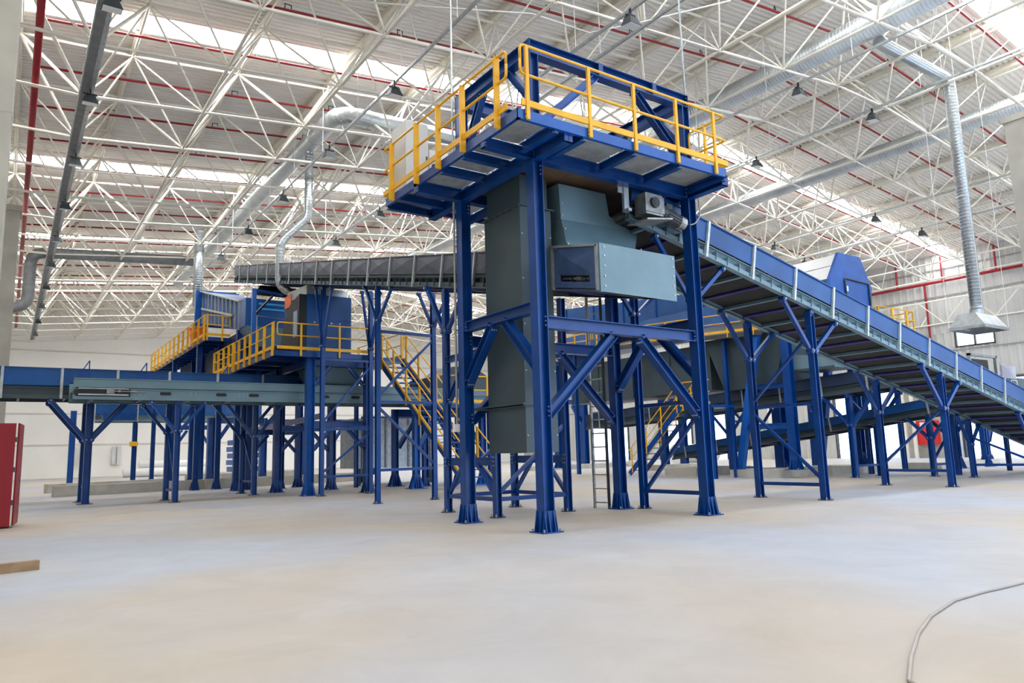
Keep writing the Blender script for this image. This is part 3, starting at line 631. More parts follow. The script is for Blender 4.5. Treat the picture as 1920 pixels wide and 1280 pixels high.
fr=MB(); pts=[(1.26,15.05,6.62)]+[(1.26,16.3-1.1*math.cos(a)*1.0,5.3+1.25*math.sin(a)) for a in [math.radians(d) for d in range(80,181,10)]]+[(1.26,15.05,4.7)]
fr.prism([(1.27,14.92,6.75),(1.27,15.9,6.55),(1.27,16.5,6.1),(1.27,16.9,5.3),(1.27,16.95,4.66),(1.27,14.92,4.66)],(-.25,0,0)); part('drum_cover',fr,BLACK,m1)
part('inspection_panel',MB().box(.99,1.02,15.05,15.45,5.3,6.2),mat('pale_blue_panel',(150,165,190),.4,.2,.05,2),m1)
part('drive_guard',MB().box(.4,1.0,15.6,17.3,4.62,5.0),BLACK,m1)
pl=thing('exhaust_plenum','flat galvanised plenum on top of the blue box machine, fed by the elbow duct','duct',(1.7,15.8,6.8))
part('plenum',MB().hexa([(1.3,15.0,6.80),(2.75,15.0,6.80),(2.75,16.8,6.80),(1.2,16.8,6.80),(1.3,15.0,7.12),(2.75,15.0,7.0),(2.75,16.8,7.0),(1.2,16.8,7.15)]),GALV,pl)
gh=thing('discharge_hopper','grey-green discharge hopper under the blue box machine, over the slotted conveyor','hopper',(2.5,15.6,3.7))
part('hopper',MB().hexa([(1.7,14.95,3.7),(3.1,14.95,3.7),(3.1,16.2,3.7),(1.7,16.2,3.7),(1.5,14.7,4.28),(3.3,14.7,4.28),(3.3,16.5,4.28),(1.5,16.5,4.28)]),GREEN,gh)
part('rim',MB().box(1.45,3.35,14.66,14.7,4.24,4.3).box(1.45,3.35,16.5,16.54,4.24,4.3),GREEND,gh)
# yellow-railed stairs coming down toward the camera
st=thing('steel_stairs','blue steel stairs with yellow handrails coming down from the railed platform','stairs',(4.15,11,0))
Yt,Yb_=14.35,8.15; ss=4.62/(Yt-Yb_)
for x in (3.72,4.58): part('stringer',MB().bar((x,Yt,4.5),(x,Yb_,.06),.05,.24),BLUE,st)
nst=22
for k in range(nst):
    z=4.62*(k+.7)/(nst+.6); y=Yb_+(z)/ss; part('tread',MB().box(3.75,4.55,y-.13,y+.13,z-.03,z),BLUEL,st)
for x,sg in ((3.68,0),(4.62,1)):
    g=MB(); a=V((x,Yt-.1,4.5));b=V((x,Yb_+.15,.15)); T=[a+V((0,0,1.05)),b+V((0,0,1.0))]; Q=[a+V((0,0,.55)),b+V((0,0,.5))]
    mid=(T[0]+Q[0])/2; m2=(T[1]+Q[1])/2+V((0,-.12,0)); g.path(fillet([mid]+[T[0],T[1]]+[Q[1],Q[0]]+[mid],.1),.022,8); hr=part('handrail',g,YEL,st,smooth=True)
    part('toe_rail',MB().bar(a+V((0,0,.12)),b+V((0,0,.12)),.03,.08),YEL,hr)
    for k in range(7):
        p=a.lerp(b,.03+.94*k/6); part('post',MB().box(p.x-.02,p.x+.02,p.y-.045,p.y+.045,p.z-.2,p.z+1.02),YEL,hr)
# ------------------------------------------------------------------ second railed platform and the ribbed blue machine
p2=thing('machine_platform','farther raised walkway with yellow rails beside the ribbed blue machine at left','platform',(0,28,0))
deckplat(p2,-.5,.5,22.0,35.4,6.2,.14,.9)
guardrail(p2,[(-.5,21.97,6.2),(.46,21.97,6.2)],[(-.44,21.96,6.2),(.15,21.96,6.2)],.9,.5,.1,.025,loops=(0,1))
guardrail(p2,[(-.53,22.0,6.2),(-.53,35.4,6.2)],[(-.54,22.05+1.1*k,6.2,.085) for k in range(13)],.9,.5,.1,.022,loops=(0,0))
for y in (23.5,29,34.5):
    for x in (-.4,.45): column(p2,x,y,6.1,.2,.2)
    ibeam(p2,(-.3,y,4.6),(.35,y,4.6),.2,.16)
m2=thing('ribbed_separator','bright blue ribbed separator machine tilted upward, behind the yellow-railed walkway at far left','machine',(1.2,24,6.2))
zt=lambda y:7.49+.25*(y-20.5); zbm=lambda y:6.33+.19*(y-20.5)
part('trough_wall',MB().prism([(.5,20.5,zbm(20.5)),(.5,27.8,zbm(27.8)),(.5,27.8,zt(27.8)),(.5,20.5,zt(20.5))],(1.6,0,0)),NAVY,m2)
for k in range(11):
    y=20.6+k*.7; part('rib',MB().hexa([(.45,y-.02,zbm(y)),(.5,y-.02,zbm(y)),(.5,y+.02,zbm(y)),(.45,y+.02,zbm(y)),(.45,y-.02,zt(y)),(.5,y-.02,zt(y)),(.5,y+.02,zt(y)),(.45,y+.02,zt(y))]),GALV,m2)
part('top_flange',MB().bar((.44,20.4,zt(20.4)),(.44,27.9,zt(27.9)),.16,.06),GALV,m2)
part('mid_rail',MB().bar((.42,21.5,zbm(21.5)+.55),(.42,27.5,zbm(27.5)+.75),.06,.08),GALV,m2)
part('base_casing',MB().box(.56,2.4,21.4,33,4.7,6.3),NAVYD,m2)
part('end_frame',MB().box(.2,2.2,27.8,28.0,7.6,9.38),BLUEL,m2)
part('front_box',MB().box(.45,2.5,19.6,20.5,6.35,7.45),NAVY,m2)
part('light_strip',MB().box(.95,2.3,19.57,19.6,7.22,7.3).box(.95,2.3,19.57,19.6,7.02,7.09),mat('cyan_stripe',(70,170,235),.35,0,.05,2),m2)
part('rubber_flap',MB().hexa([(.75,19.6,7.6),(2.4,19.6,7.6),(2.4,19.64,7.6),(.75,19.64,7.6),(1.05,19.8,8.06),(2.5,19.8,8.06),(2.5,19.84,8.06),(1.05,19.84,8.06)]),BLACK,m2)
part('chute_cone',MB().hexa([(1.0,19.9,5.6),(1.9,19.9,5.6),(1.9,20.6,5.6),(1.0,20.6,5.6),(.5,19.6,6.35),(2.5,19.6,6.35),(2.5,21.2,6.35),(.5,21.2,6.35)]),GREEN,m2)
for x in (.55,2.3):
    for y in (20.8,27.2): column(m2,x,y,zbm(y)-.02,.22,.22)
pv=thing('pivot_post','slim blue post with a bent arm rising behind the yellow rail at left','post',(.07,17,4.6))
part('post',MB().box(.0,.14,16.94,17.06,4.62,7.25),BLUEL,pv); part('arm',MB().bar((.07,17,7.2),(1.25,17.6,7.25),.09),BLUE,pv); part('side_rod',MB().path([(.16,16.9,4.7),(.16,16.9,6.25),(1.6,17.6,6.3)],.02,6),GALV,pv); part('diagonal_arm',MB().bar((.15,17.05,6.35),(.9,17.4,7.2),.07),BLACK,pv)
og=thing('orange_bin','bright orange plastic bin behind the far yellow railing at left','bin',(-.2,25.1,6.2))
part('tub',MB().hexa([(-.40,24.8,6.2),(.02,24.8,6.2),(.02,25.4,6.2),(-.40,25.4,6.2),(-.45,24.7,7.0),(.07,24.7,7.0),(.07,25.5,7.0),(-.45,25.5,7.0)]),ORANGE,og); part('lid',MB().box(-.47,.09,24.68,25.52,7.0,7.06),ORANGE,og)
one('orange_flap',MB().box(1.2,1.25,16.4,17.1,6.6,7.05),ORANGE,'small orange sheet sticking up beside the elbow duct','sheet',None,(1.22,16.9,6.6))
# dark frames and equipment filling the space under the platforms, far side
def portal(label,x0,x1,y,zt,s=.3,arch=True,m=None):
    t=thing('portal_frame',label,'steel frame',((x0+x1)/2,y,0))
    for x in (x0,x1): column(t,x,y,zt,s,s,fs=.3,fh=.5,m=m)
    ibeam(t,(x0,y,zt-.15),(x1,y,zt-.15),.3,.2)
    if arch: brace(t,(x0+.15,y,zt-1.5),(x0+.9,y,zt-.35),.18,.16,m); brace(t,(x1-.15,y,zt-1.5),(x1-.9,y,zt-.35),.18,.16,m)
    return t
portal('blue portal frame with flared feet seen behind the yellow stairs',5.35,8.2,14.8,3.0,.22,m=BLUEL)
portal('dark blue portal frame behind the yellow stairs, farther back',5.7,8.6,17.3,3.0,.22)
portal('dark blue arched portal frame behind the second conveyor support at left',1.9,4.6,31.5,3.4,.34)
portal('dark blue arched portal frame left of centre, deep behind the level conveyors',4.4,7.4,33,3.4,.34)
portal('large dark portal frame deepest behind the level conveyors at left',2.4,5.0,45.2,3.6,.4)
portal('dark blue portal frame in the gap left of the platform column',6.6,9.8,22.3,3.0,.3)
portal('dark portal frame far back between the platform columns',9.7,12.6,35,3.5,.34)
lg=thing('low_walkway','low yellow-railed walkway behind the stairs','walkway',(8,14,0))
deckplat(lg,5.2,9.6,13.2,14.6,2.95,.14)
guardrail(lg,[(5.2,13.15,2.95),(9.6,13.15,2.95)],[(5.3+k*1.05,13.14,2.95) for k in range(5)],1.0,.5,.1,.022,loops=(0,0))
mh=thing('rounded_machine','dark grey machine with a domed top behind the low yellow rail','machine',(8,16,3))
part('casing',MB().box(6.2,9.6,15.3,17.0,3.1,4.1),GREEND,mh); part('dome',MB().prism([(6.6,15.3,4.1),(7.2,15.3,4.55),(8.2,15.3,4.6),(9.0,15.3,4.1)],(0,1.6,0)),DARKM,mh)
for x in (6.4,9.4): column(mh,x,16.1,3.1,.2,.2)
tb=thing('steel_tank','dull steel tank with bent side sheets standing under the stairs','tank',(7,19,0))
part('body',MB().box(4.9,8.6,19.2,21,.7,2.75),GALV,tb)
for k in range(4): x=5.1+k*1.05; part('stiffener_rib',MB().box(x,x+.08,19.14,19.2,.7,2.75),STEEL,tb)
for x in (5.1,8.4): part('leg',MB().box(x-.06,x+.06,19.4,19.5,0,.7),DARKM,tb)
cw=thing('pallet_stack','stack of bright blue steel sections on the floor far back at left','stack',(5.9,40,0))
for k in range(6): part('section',MB().box(4.9+.05*(k%2),6.6-.05*(k%3),39.2,40.8,k*.42,.32+k*.42),BLUEL,cw)
one('pale_channel_beam',MB().bar((2.16,24,2.47),(3.3,19,2.82),.12,.22),mat('lilac_primer',(176,176,200),.45,.1,.05,2),'pale lilac steel channel sloping up to the right, seen between the dark frames under the conveyors','beam',None,(2.7,21.5,2.6))
# concrete beams and pipes lying on the floor
for (x0,y0,x1,y1,z,lb) in ((-5.4,28.3,-.5,30.0,.38,'rear one of two long concrete beams lying on the floor at far left'),(-5.35,23.8,1.2,24.6,.4,'nearer long concrete beam lying on the floor at far left'),(.15,24.1,7.4,25.2,.42,'long concrete beam on the floor right of the slim blue legs'),(1.2,33.8,8,34.6,.45,'concrete beam far back under the level conveyors')):
    d=V((x1-x0,y1-y0,0)).normalized()
    one('concrete_beam',MB().bar((x0,y0,z/2),(x1,y1,z/2),.42,z),PLINTH,lb,'beam','concrete beams on the floor',(x0,y0,0))
for k,(x0,x1,y,z,r,lb) in enumerate(((.8,7.5,56.5,.35,.35,'long white pipe on the floor by the far white wall, front one'),(2.4,8,57.4,.35,.35,'long white pipe by the far white wall, behind the front one'),(2.0,7.8,57.0,.95,.32,'white pipe lying on top of the two others by the far wall'))):
    one('white_pipe',MB().tube((x0,y,z),(x1,y,z),r,14),WHITE,lb,'pipe','pipes by the far wall',(x0,y,0),True)
pv2=thing('wall_outlet_panel','small grey row of switch panels low on the far white wall','switch panel',(-1,64.3,1.2))
for k,x in enumerate((-2.2,-1.6,-1.2,.8,1.2)): part('panel',MB().box(x,x+.28,64.2,64.42,1.0,2.6),CAB,pv2)
# red cabinet and wood at the left edge
rc=thing('red_cabinet','dark red metal cabinet with its door ajar, cut off by the left edge','cabinet',(-7.4,9.1,0))
part('body',MB().box(-8.1,-6.76,8.76,9.4,.04,2.08),REDC,rc)
part('door',MB().hexa([(-6.73,8.78,.05),(-6.70,8.76,.05),(-6.61,9.75,.05),(-6.64,9.76,.05),(-6.73,8.78,2.08),(-6.70,8.76,2.08),(-6.61,9.75,2.08),(-6.64,9.76,2.08)]),REDC,rc)
for z in (.5,1.15,1.75): part('hinge',MB().tube((-6.75,8.77,z-.05),(-6.75,8.77,z+.05),.018,8),DARKM,rc)
part('foot',MB().box(-8.05,-6.8,8.8,9.35,0,.04),BLACK,rc)
one('wood_block',MB().bar((-7.6,1.28,.055),(-6.5,1.52,.055),.11,.11),WOOD,'weathered timber offcut lying on the floor at the left edge','timber',None,(-7,1.4,0))
cbp=[(-3.3,-7.6),(-2.95,-7.014),(-2.525,-6.809),(-1.962,-6.57),(-1.435,-6.391),(-.775,-6.252),(-.316,-6.248),(.011,-6.273),(.383,-6.289),(1.2,-6.35)]
one('floor_cable',MB().path([(x,y,.011) for x,y in cbp],.011,8),CABLE,'pale cable curving across the floor at the lower right','cable',None,(-1,-6.3,0),True)
# ------------------------------------------------------------------ right background machinery
tr=thing('trommel_screen','large blue trommel with white cover panels and an octagonal blue end, behind the inclined conveyor','machine',(18.8,12,0))
oc=[(17.3,6.5),(17.42,7.17),(18.14,8.21),(19.57,8.21),(20.2,7.07),(20.05,6.3)]
y0,y1=5.5,21.5; ic_=.06
part('end_plate',MB().prism([(x,y0,z) for x,z in oc],(0,.12,0)),BLUEL,tr)
fd=MB().path(fillet([(18.35,y0-.03,6.4),(18.35,y0-.03,7.25),(19.95,y0-.03,7.2),(19.95,y0-.03,6.35)],.08),.035,8); part('door_frame',fd,CHAR,tr,smooth=True)
part('door_latch',MB().box(18.36,18.44,y0-.08,y0,6.75,6.95),WHITE,tr)
part('casing',MB().prism([(17.36,y0+.1,6.2),(17.48,y0+.1,7.15),(20.1,y0+.1,7.05),(19.95,y0+.1,6.2)],(0,y1-y0,0)),NAVY,tr)
part('cover_panel',MB().hexa([(17.5,y0+.12,7.17),(17.55,y0+.12,7.17),(17.55,10.5,7.17),(17.5,10.5,7.17),(17.83,y0+.12,7.68),(17.88,y0+.12,7.68),(17.88,10.5,7.68),(17.83,10.5,7.68)]),WHITE,tr)
part('cover_panel',MB().hexa([(17.86,y0+.12,7.72),(17.91,y0+.12,7.72),(17.91,10.5,7.72),(17.86,10.5,7.72),(18.2,y0+.12,8.18),(18.25,y0+.12,8.18),(18.25,10.5,8.18),(18.2,10.5,8.18)]),WHITE,tr)
part('roof_panel',MB().box(18.2,19.5,y0+.12,10.5,8.12,8.17),WHITE,tr)
for y in (8.6,10.4): part('cover_rib',MB().hexa([(17.46,y,7.17),(17.52,y,7.17),(17.52,y+.1,7.17),(17.46,y+.1,7.17),(18.16,y,8.2),(18.22,y,8.2),(18.22,y+.1,8.2),(18.16,y+.1,8.2)]),BLUE,tr)
part('trough_wall',MB().hexa([(17.6,10.6,6.9),(20,10.6,6.9),(20,21.5,7.5),(17.6,21.5,7.5),(17.6,10.6,7.75),(20,10.6,7.75),(20,21.5,8.8),(17.6,21.5,8.8)]),NAVY,tr)
for y in (11.5,14.3,16.5,18.7,20.9): part('rib',MB().box(17.54,17.6,y,y+.1,7.0+.05*(y-11),7.8+.09*(y-11)),BLUE,tr)
# supports on plinths
for x,y in ((16.7,7.05),(21.0,7.05),(16.7,20.9),(21.0,20.9)): column(tr,x,y,5.6,.3,.3,.3,fs=.3,fh=.5)
part('raking_leg',MB().bar((16.6,9.4,.3),(16.7,8.3,5.44),.24,.26),BLUEL,tr); part('raking_leg',MB().bar((21.1,8.9,.3),(21.0,7.9,5.44),.24,.26),BLUE,tr)
ibeam(tr,(16.66,9.0,1.9),(16.7,7.2,1.9),.2,.16,m=BLUEL); ibeam(tr,(16.7,8.7,3.4),(16.7,7.2,3.4),.2,.16,m=BLUE)
for y in (7.05,20.9): ibeam(tr,(16.55,y,5.72),(21.15,y,5.72),.24,.2); part('saddle',MB().box(17.5,20,y-.1,y+.1,5.84,6.2),BLUE,tr)
hb=thing('collecting_hopper','large dark green-grey hopper hanging under the trommel above the flat conveyor','hopper',(18,9,3.4))
part('hopper',MB().hexa([(17.1,7.9,3.5),(19.3,7.9,3.5),(19.3,10.3,3.4),(17.1,10.3,3.4),(17.0,7.2,5.5),(20,7.2,5.5),(20,11.1,5.5),(17.0,11.1,5.5)]),GREEND,hb)
part('rim',MB().box(16.95,20.05,7.1,11.2,5.48,5.56),GREEND,hb)
part('trough',MB().box(17.3,19.6,11.15,20.4,3.55,5.5),GREEND,hb)
for y in (13.4,15.8,18.2): part('seam',MB().box(17.26,17.3,y,y+.06,3.55,5.5),GREEND,hb)
bx=thing('transfer_box','grey-green transfer box under the inclined conveyor, above the flat belt conveyor','chute',(17.3,6.3,3.9))
part('box',MB().hexa([(16.9,5.4,3.88),(18.6,5.4,3.88),(18.6,7.2,3.88),(16.9,7.2,3.88),(16.9,5.3,4.2),(18.6,5.3,4.2),(18.6,7.2,4.55),(16.9,7.2,4.55)]),GREEN,bx); part('flange',MB().box(16.86,16.9,5.3,7.25,3.84,3.92),GREEND,bx)
wk=thing('trommel_walkway','long walkway with yellow rails along the trommel, seen through and right of the tower','walkway',(16.6,13,0))
for ya,yb,za,zb_ in ((7.9,20.3,5.55,6.25),):
    part('deck',MB().hexa([(16.5,ya,za-.06),(17.2,ya,za-.06),(17.2,yb,zb_-.06),(16.5,yb,zb_-.06),(16.5,ya,za),(17.2,ya,za),(17.2,yb,zb_),(16.5,yb,zb_)]),GALV,wk)
    part('edge_channel',MB().bar((16.5,ya,za-.1),(16.5,yb,zb_-.1),.06,.18),DARKM,wk)
    zz=lambda y:za+(zb_-za)*(y-ya)/(yb-ya)
    for a,b in ((7.95,11.0),(11.15,14.4),(14.55,17.6),(17.75,20.2)):
        guardrail(wk,[(16.48,a,zz(a)),(16.48,b,zz(b))],[(16.47,a+.3+k*(b-a-.6)/2,zz(a+.3+k*(b-a-.6)/2)) for k in range(3)],.78,.42,.08,.022,toeh=.1)
for y in (10,15,19.5): column(wk,16.85,y,zz(y)-.1,.16,.16,ft=False)
er=thing('end_walkway','small yellow-railed walkway just beyond the octagonal end of the trommel','walkway',(22,5.6,0))
part('deck',MB().box(20.3,23.2,5.5,6.6,5.5,5.6),BLUE,er)
guardrail(er,[(20.3,5.5,5.6),(23.25,5.5,5.6),(23.25,6.6,5.6)],[(20.5,5.49,5.6),(21.5,5.49,5.6,.12),(22.6,5.49,5.6,.12),(23.1,5.49,5.6)],.8,.42,.05,.025,toeh=.06)
for x in (20.5,23): column(er,x,6.4,5.5,.16,.16,ft=False)
# two belt conveyors below the trommel
c1,P=conveyor('flat dark belt conveyor with shade-darkened blue sides running under the trommel hopper','' and 0 or (18.35,19.6,2.22),(18.35,3.6,3.02),1.7,.74,.42,1.75,1.1,pm=NAVYD,rm=GREEND,near=-1,cells=False,cross=1.2,drums=True)  # sides and rails coloured dark to stand for shade under the trommel
c3,P=conveyor('lowest blue-sided belt conveyor, sloping up to the right near the floor','' and 0 or (19.85,15.2,.62),(19.85,3.0,2.15),1.7,.52,.3,1.85,.9,rm=GREEND,near=-1,cells=False,cross=1.4)
trestle('dark blue forked support of the flat conveyor, left of the leaning blue legs',(17.55,10.6),(19.2,10.6),2.66,(0,1),-.05,.9,1.0,.15,(.3,2.2),feet=False,z0=.26)
trestle('blue support of the flat conveyor standing behind the second braced leg',(17.55,5.3),(19.2,5.3),2.92,(0,1),-.05,.95,1.1,.18,(.4,),feet=True)
trestle('short blue support of the lowest conveyor, nearest the red box',(19.1,3.4),(20.6,3.4),2.1,(0,1),-.12,.7,.8,.16,(.4,),((0,.5,1,1.6),))
portal('heavy dark blue frame with a deep base, beside the leaning blue legs',22.2,25.0,11.5,4.2,.45)
portal('dark blue portal frame behind the ladder, deep under the trommel',20.5,24,27.5,4.4,.45)
portal('dark blue frame with flared feet seen through the tower at right',22.5,24,19,4.6,.34)
portal('tall blue frame at right with a red box behind it',26.1,28.6,5.75,3.6,.22)
trestle('slim dark forked post with crossed braces far right under the inclined conveyor',(26.6,1.0),(28.4,2.2),1.2+.02,(1,0),SLI,.3,.4,.12,(.6,),name='support_trestle')
portal('slim dark frame far right against the bright doorway',30.0,34.8,6.2,2.6,.16,arch=True)
for k,(x0,x1,y0,y1,lb) in enumerate(((16.3,18.6,7.6,9.7,'nearest square concrete plinth under the leaning blue legs'),(19.2,22.4,7.2,9.2,'concrete plinth right of the leaning blue legs'),(17.2,20.8,12.2,14.0,'concrete plinth seen through the right side of the tower'),(24.5,29.8,5.7,7.2,'long concrete plinth at far right below the doorway'),(21.5,26,18.4,19.8,'low plinth behind the tower under the flared blue feet'),(19.5,28,26.8,28.3,'long low concrete plinth far behind the ladder'))):
    one('concrete_plinth',MB().box(x0,x1,y0,y1,0,.3),PLINTH,lb,'plinth','concrete plinths',((x0+x1)/2,(y0+y1)/2,0))
# background stairs
s2=thing('steel_stairs','small blue stairs with thin yellow rails seen through the right side of the tower','stairs',(15.4,12.6,0))
for x in (15.0,15.8): part('stringer',MB().bar((x,13.9,.15),(x,10.9,2.75),.06,.2),BLUE,s2)
for k in range(11): part('tread',MB().box(15.02,15.78,13.72-.262*k-.12,13.72-.262*k+.12,.28+.227*k,.31+.227*k),DARKM,s2)
for x in (14.97,15.83):
    g=MB().tube((x,13.9,1.1),(x,10.9,3.7),.02,6).tube((x,13.9,.65),(x,10.9,3.25),.018,6); hr=part('handrail',g,YEL,s2)
    for k in range(4): part('post',MB().box(x-.02,x+.02,13.7-.9*k-.02,13.7-.9*k+.02,.2+.78*k,1.25+.78*k),YEL,hr)
part('landing',MB().box(15.0,16.4,9.3,10.9,2.68,2.78),BLUE,s2)
guardrail(s2,[(15,10.85,2.78),(15,9.35,2.78)],[(14.99,10.7,2.78),(14.99,9.5,2.78)],.95,.5,.08,.02,loops=(0,0))
for x,y in ((15.1,9.4),(16.3,9.4)): column(s2,x,y,2.7,.13,.13,ft=False)
# ladder beside the rear column
ld=thing('steel_ladder','slim steel ladder standing left of the tower\'s rear column','ladder',(3.55,2.72,0))
for p in ((3.50,2.90),(3.60,2.56)): part('rail',MB().box(p[0]-.02,p[0]+.02,p[1]-.025,p[1]+.025,0,5.9),STEEL if p[0]<3.55 else DARKM,ld)
for k in range(20): part('rung',MB().tube((3.50,2.9,.12+.29*k),(3.60,2.56,.12+.29*k),.014,8),STEEL,ld)
# machine peeking over the inclined conveyor at far right
pm_=thing('baler_machine','grey framed machine with pale folded sheet sides peeking over the inclined conveyor at far right','machine',(23,2.6,0))
part('casing',MB().box(20.2,24.6,2.3,4.2,3.0,3.4),GREEND,pm_)
part('frame',MB().box(20.0,22.1,2.25,2.35,4.05,4.13).box(22.0,22.1,2.25,2.35,3.3,4.13).box(20.0,20.1,2.25,2.35,3.3,4.13),GALV,pm_)
part('curtain',MB().box(20.2,21.95,2.5,2.6,3.4,4.0),DARKM,pm_)
sp=MB().box(22.35,23.5,2.25,2.3,3.35,3.82); sp.add([(22.35,2.25,3.35),(23.5,2.25,3.35),(23.5,2.25,3.82),(22.35,2.25,3.82),(22.9,2.18,3.6)],[(0,1,4),(1,2,4),(2,3,4),(3,0,4)]); part('folded_sheet',sp,mat('pale_lilac_sheet',(196,196,214),.45,.1,.05,2),pm_)
part('vent_box',MB().box(22.9,23.4,2.2,2.25,3.1,3.3),WHITE,pm_)
for k in range(3): part('vent_slot',MB().box(22.97+k*.13,23.04+k*.13,2.19,2.2,3.13,3.27),BLACK,pm_)
for x in (20.4,24.4): column(pm_,x,3.2,3.0,.14,.14,ft=False)
rb=thing('fire_hose_cabinet','bright red fire hose cabinet on the concrete pier between the bright doorways','cabinet',(44.6,15.9,1.2))
part('case',MB().box(44.5,44.88,15.2,16.7,.9,2.5),mat('bright_red',(205,40,40),.45,0,.05,2),rb); part('window',MB().box(44.48,44.5,15.6,16.3,2.1,2.4),WHITE,rb)
# big bright machines seen far between the frames
one('wall_duct',MB().tube((44.2,27.5,0),(44.2,27.5,4.8),.55,16),mat('cream_tube',(222,218,205),.5,.1,.05,2),'tall cream vertical tube against the grey cladding, seen below the flat conveyor','tube',None,(44.2,27.5,0),True)
one('white_tank',MB().tube((33,28,.7),(37,28,.7),.7,18),CAB,'pale horizontal cylinder on the floor by the far doors','tank',None,(35,28,0),True)
# ------------------------------------------------------------------ services under the roof
def zroof(x,off): return ztop(x)+off
NTH=['first','second','third','fourth','fifth','sixth','seventh','eighth','ninth','tenth','eleventh','twelfth','thirteenth','fourteenth','fifteenth','sixteenth','seventeenth','eighteenth','nineteenth','twentieth']
PY=[1.0,4.15,7.35,10.5,13.58,16.6,19.65,22.72,25.85,29.0,31.9,35.0,38.1,41.2,44.3,47.4,50.5,53.6,57.0,60.5]
hook=None
for k,y in enumerate(PY):
    t=thing('sprinkler_pipe','%s thin red sprinkler pipe across the roof, counted from the camera'%NTH[k],'sprinkler pipe',(XR,y,zroof(XR,-.12)),'red sprinkler pipes')
    xs=[-6.85,0,6,12,XR,24,30,36,42,XW-.3]
    part('pipe',MB().path([(x,y,zroof(x,-.12)) for x in xs],.042,8),RED,t,smooth=True)
    for q in range(14):
        x=-4.6+3.6*q; z=zroof(x,-.12)
        if hook is None:
            g=MB().path([(x,y,z),(x,y,z+.2),(x+.22,y+.1,z+.26),(x+.22,y+.1,z+.16)],.018,6); hook=part('sprinkler_drop',g,DARKM,t); hx,hy,hz=x,y,z; hL=LOC[t.name].copy()
        else:
            c=hook.copy(); COL.objects.link(c); c.parent=t; L=LOC[t.name]; c.location=V((x-hx,y-hy,z-hz))-(L-hL)
one('main_pipe',MB().path([(-6.87,-4,11.75),(-6.87,58,11.75)],.09,12),RED,'thick red main pipe running away along the left edge under the roof','pipe',None,(-6.87,20,11.75),True)
# right wall red pipes
one('main_pipe',MB().path([(XW-.35,-10,11.93),(XW-.35,46,11.93)],.10,10),RED,'thick red pipe running level along the right cladding wall','pipe',None,(XW-.35,15,11.93),True)
for y,z0,lb in ((17.15,11.93,'short red riser pipe on the right wall just right of the trommel top'),(15.3,5.4,'long red riser pipe going down the right wall between trommel and hood'),(14.05,11.93,'short red riser pipe near the far end of the bright skylight'),(10.75,11.93,'short red riser pipe left of the right concrete pillar')):
    one('riser_pipe',MB().tube((XW-.3,y,z0),(XW-.3,y,zroof(XW,.2) if z0>6 else 11.93),.07,10),RED,lb,'pipe',None,(XW-.3,y,z0))
# hanging light rails along the hall, with floodlights
RAILS=[(1.72,11.95,[8.9,14.1,19.3,24.5,29.7,34.9],'rail left of the tower'),(6.5,12.45,[15.3,20.5,25.9,31.2],'rail just behind the tower cabinet'),(5.57,12.35,[3.1],'rail above the tower'),
 (14.27,13.2,[4.08,9.3],'rail running over the tower to the upper right'),(18.85,13.45,[4.07,9.2,14.4],'rail below the roof ridge'),(28.45,12.6,[9.4,15.3,20.6],'rail over the inclined conveyor'),(32.0,12.25,[8.9,15.8,21],'farthest right rail')]
LIGHTS=[]
def floodlight(x,y,z,label):
    t=thing('floodlight',label,'floodlight',(x,y,z),'floodlights under the roof')
    part('bracket',MB().box(x-.02,x+.02,y-.03,y+.03,z-.02,z+.2).box(x-.17,x+.17,y-.02,y+.02,z-.03,z),BLACK,t)
    h=MB().hexa([(x-.2,y-.2,z-.32),(x+.2,y-.2,z-.32),(x+.2,y+.16,z-.26),(x-.2,y+.16,z-.26),(x-.12,y-.1,z-.08),(x+.12,y-.1,z-.08),(x+.12,y+.12,z-.06),(x-.12,y+.12,z-.06)])
    for k in range(5): a=x-.1+.05*k; h.box(a-.008,a+.008,y-.08,y+.12,z-.1,z+.0)
    part('housing',h,CHAR,t); part('lens',MB().hexa([(x-.18,y-.18,z-.335),(x+.18,y-.18,z-.335),(x+.18,y+.14,z-.28),(x-.18,y+.14,z-.28),(x-.18,y-.18,z-.32),(x+.18,y-.18,z-.32),(x+.18,y+.14,z-.265),(x-.18,y+.14,z-.265)]),LENS,t)
    return t
ro=MB()
for n,(x,z,ys,lb) in enumerate(RAILS):
    y0_=-5.5; y1_=max(ys)+ (12 if len(ys)>1 else 3)
    if n==2: y1_=7
    rt=thing('light_rail','long grey hanging light rail: %s'%lb,'light rail',(x,(y0_+y1_)/2,z))
    part('channel',MB().sect((x,y0_,z),(x,y1_,z),Csec(.075,.07,.006),(0,0,1)),GALV,rt)
    y=y0_+1.3
    while y<min(y1_,34): part('hanger_rod',MB().tube((x+.03,y,z),(x+.03,y,zroof(x,-.1)),.011,6),WHITE,rt); y+=3.174
    for k,y in enumerate(ys): floodlight(x,y,z-.18,('%s floodlight on the %s'%(('nearest','second','third','fourth','fifth','sixth')[k],lb) if len(ys)>1 else 'dark floodlight at the top centre on the %s'%lb))
# cable tray with floodlights at far left
ty=thing('cable_tray','wide grey cable tray running away under the roof at far left','cable tray',(-5.7,25,11.24))
part('tray',MB().sect((-5.7,-5,11.25),(-5.7,61,11.25),[(-.17,-.0),(.17,0),(.17,.1),(.16,.1),(.16,.01),(-.16,.01),(-.16,.1),(-.17,.1)]),GALV,ty)
part('cable_bundle',MB().sect((-5.74,-5,11.27),(-5.74,61,11.27),[(-.1,-.05),(.1,-.05),(.1,.05),(-.1,.05)]),TRAY,ty)
for k,y in enumerate((7.4,12.4,17.4,22.4,27.4,32.4,38,44,50,56)): floodlight(-5.62,y,11.12,'%s floodlight from the camera under the wide left cable tray'%NTH[k])
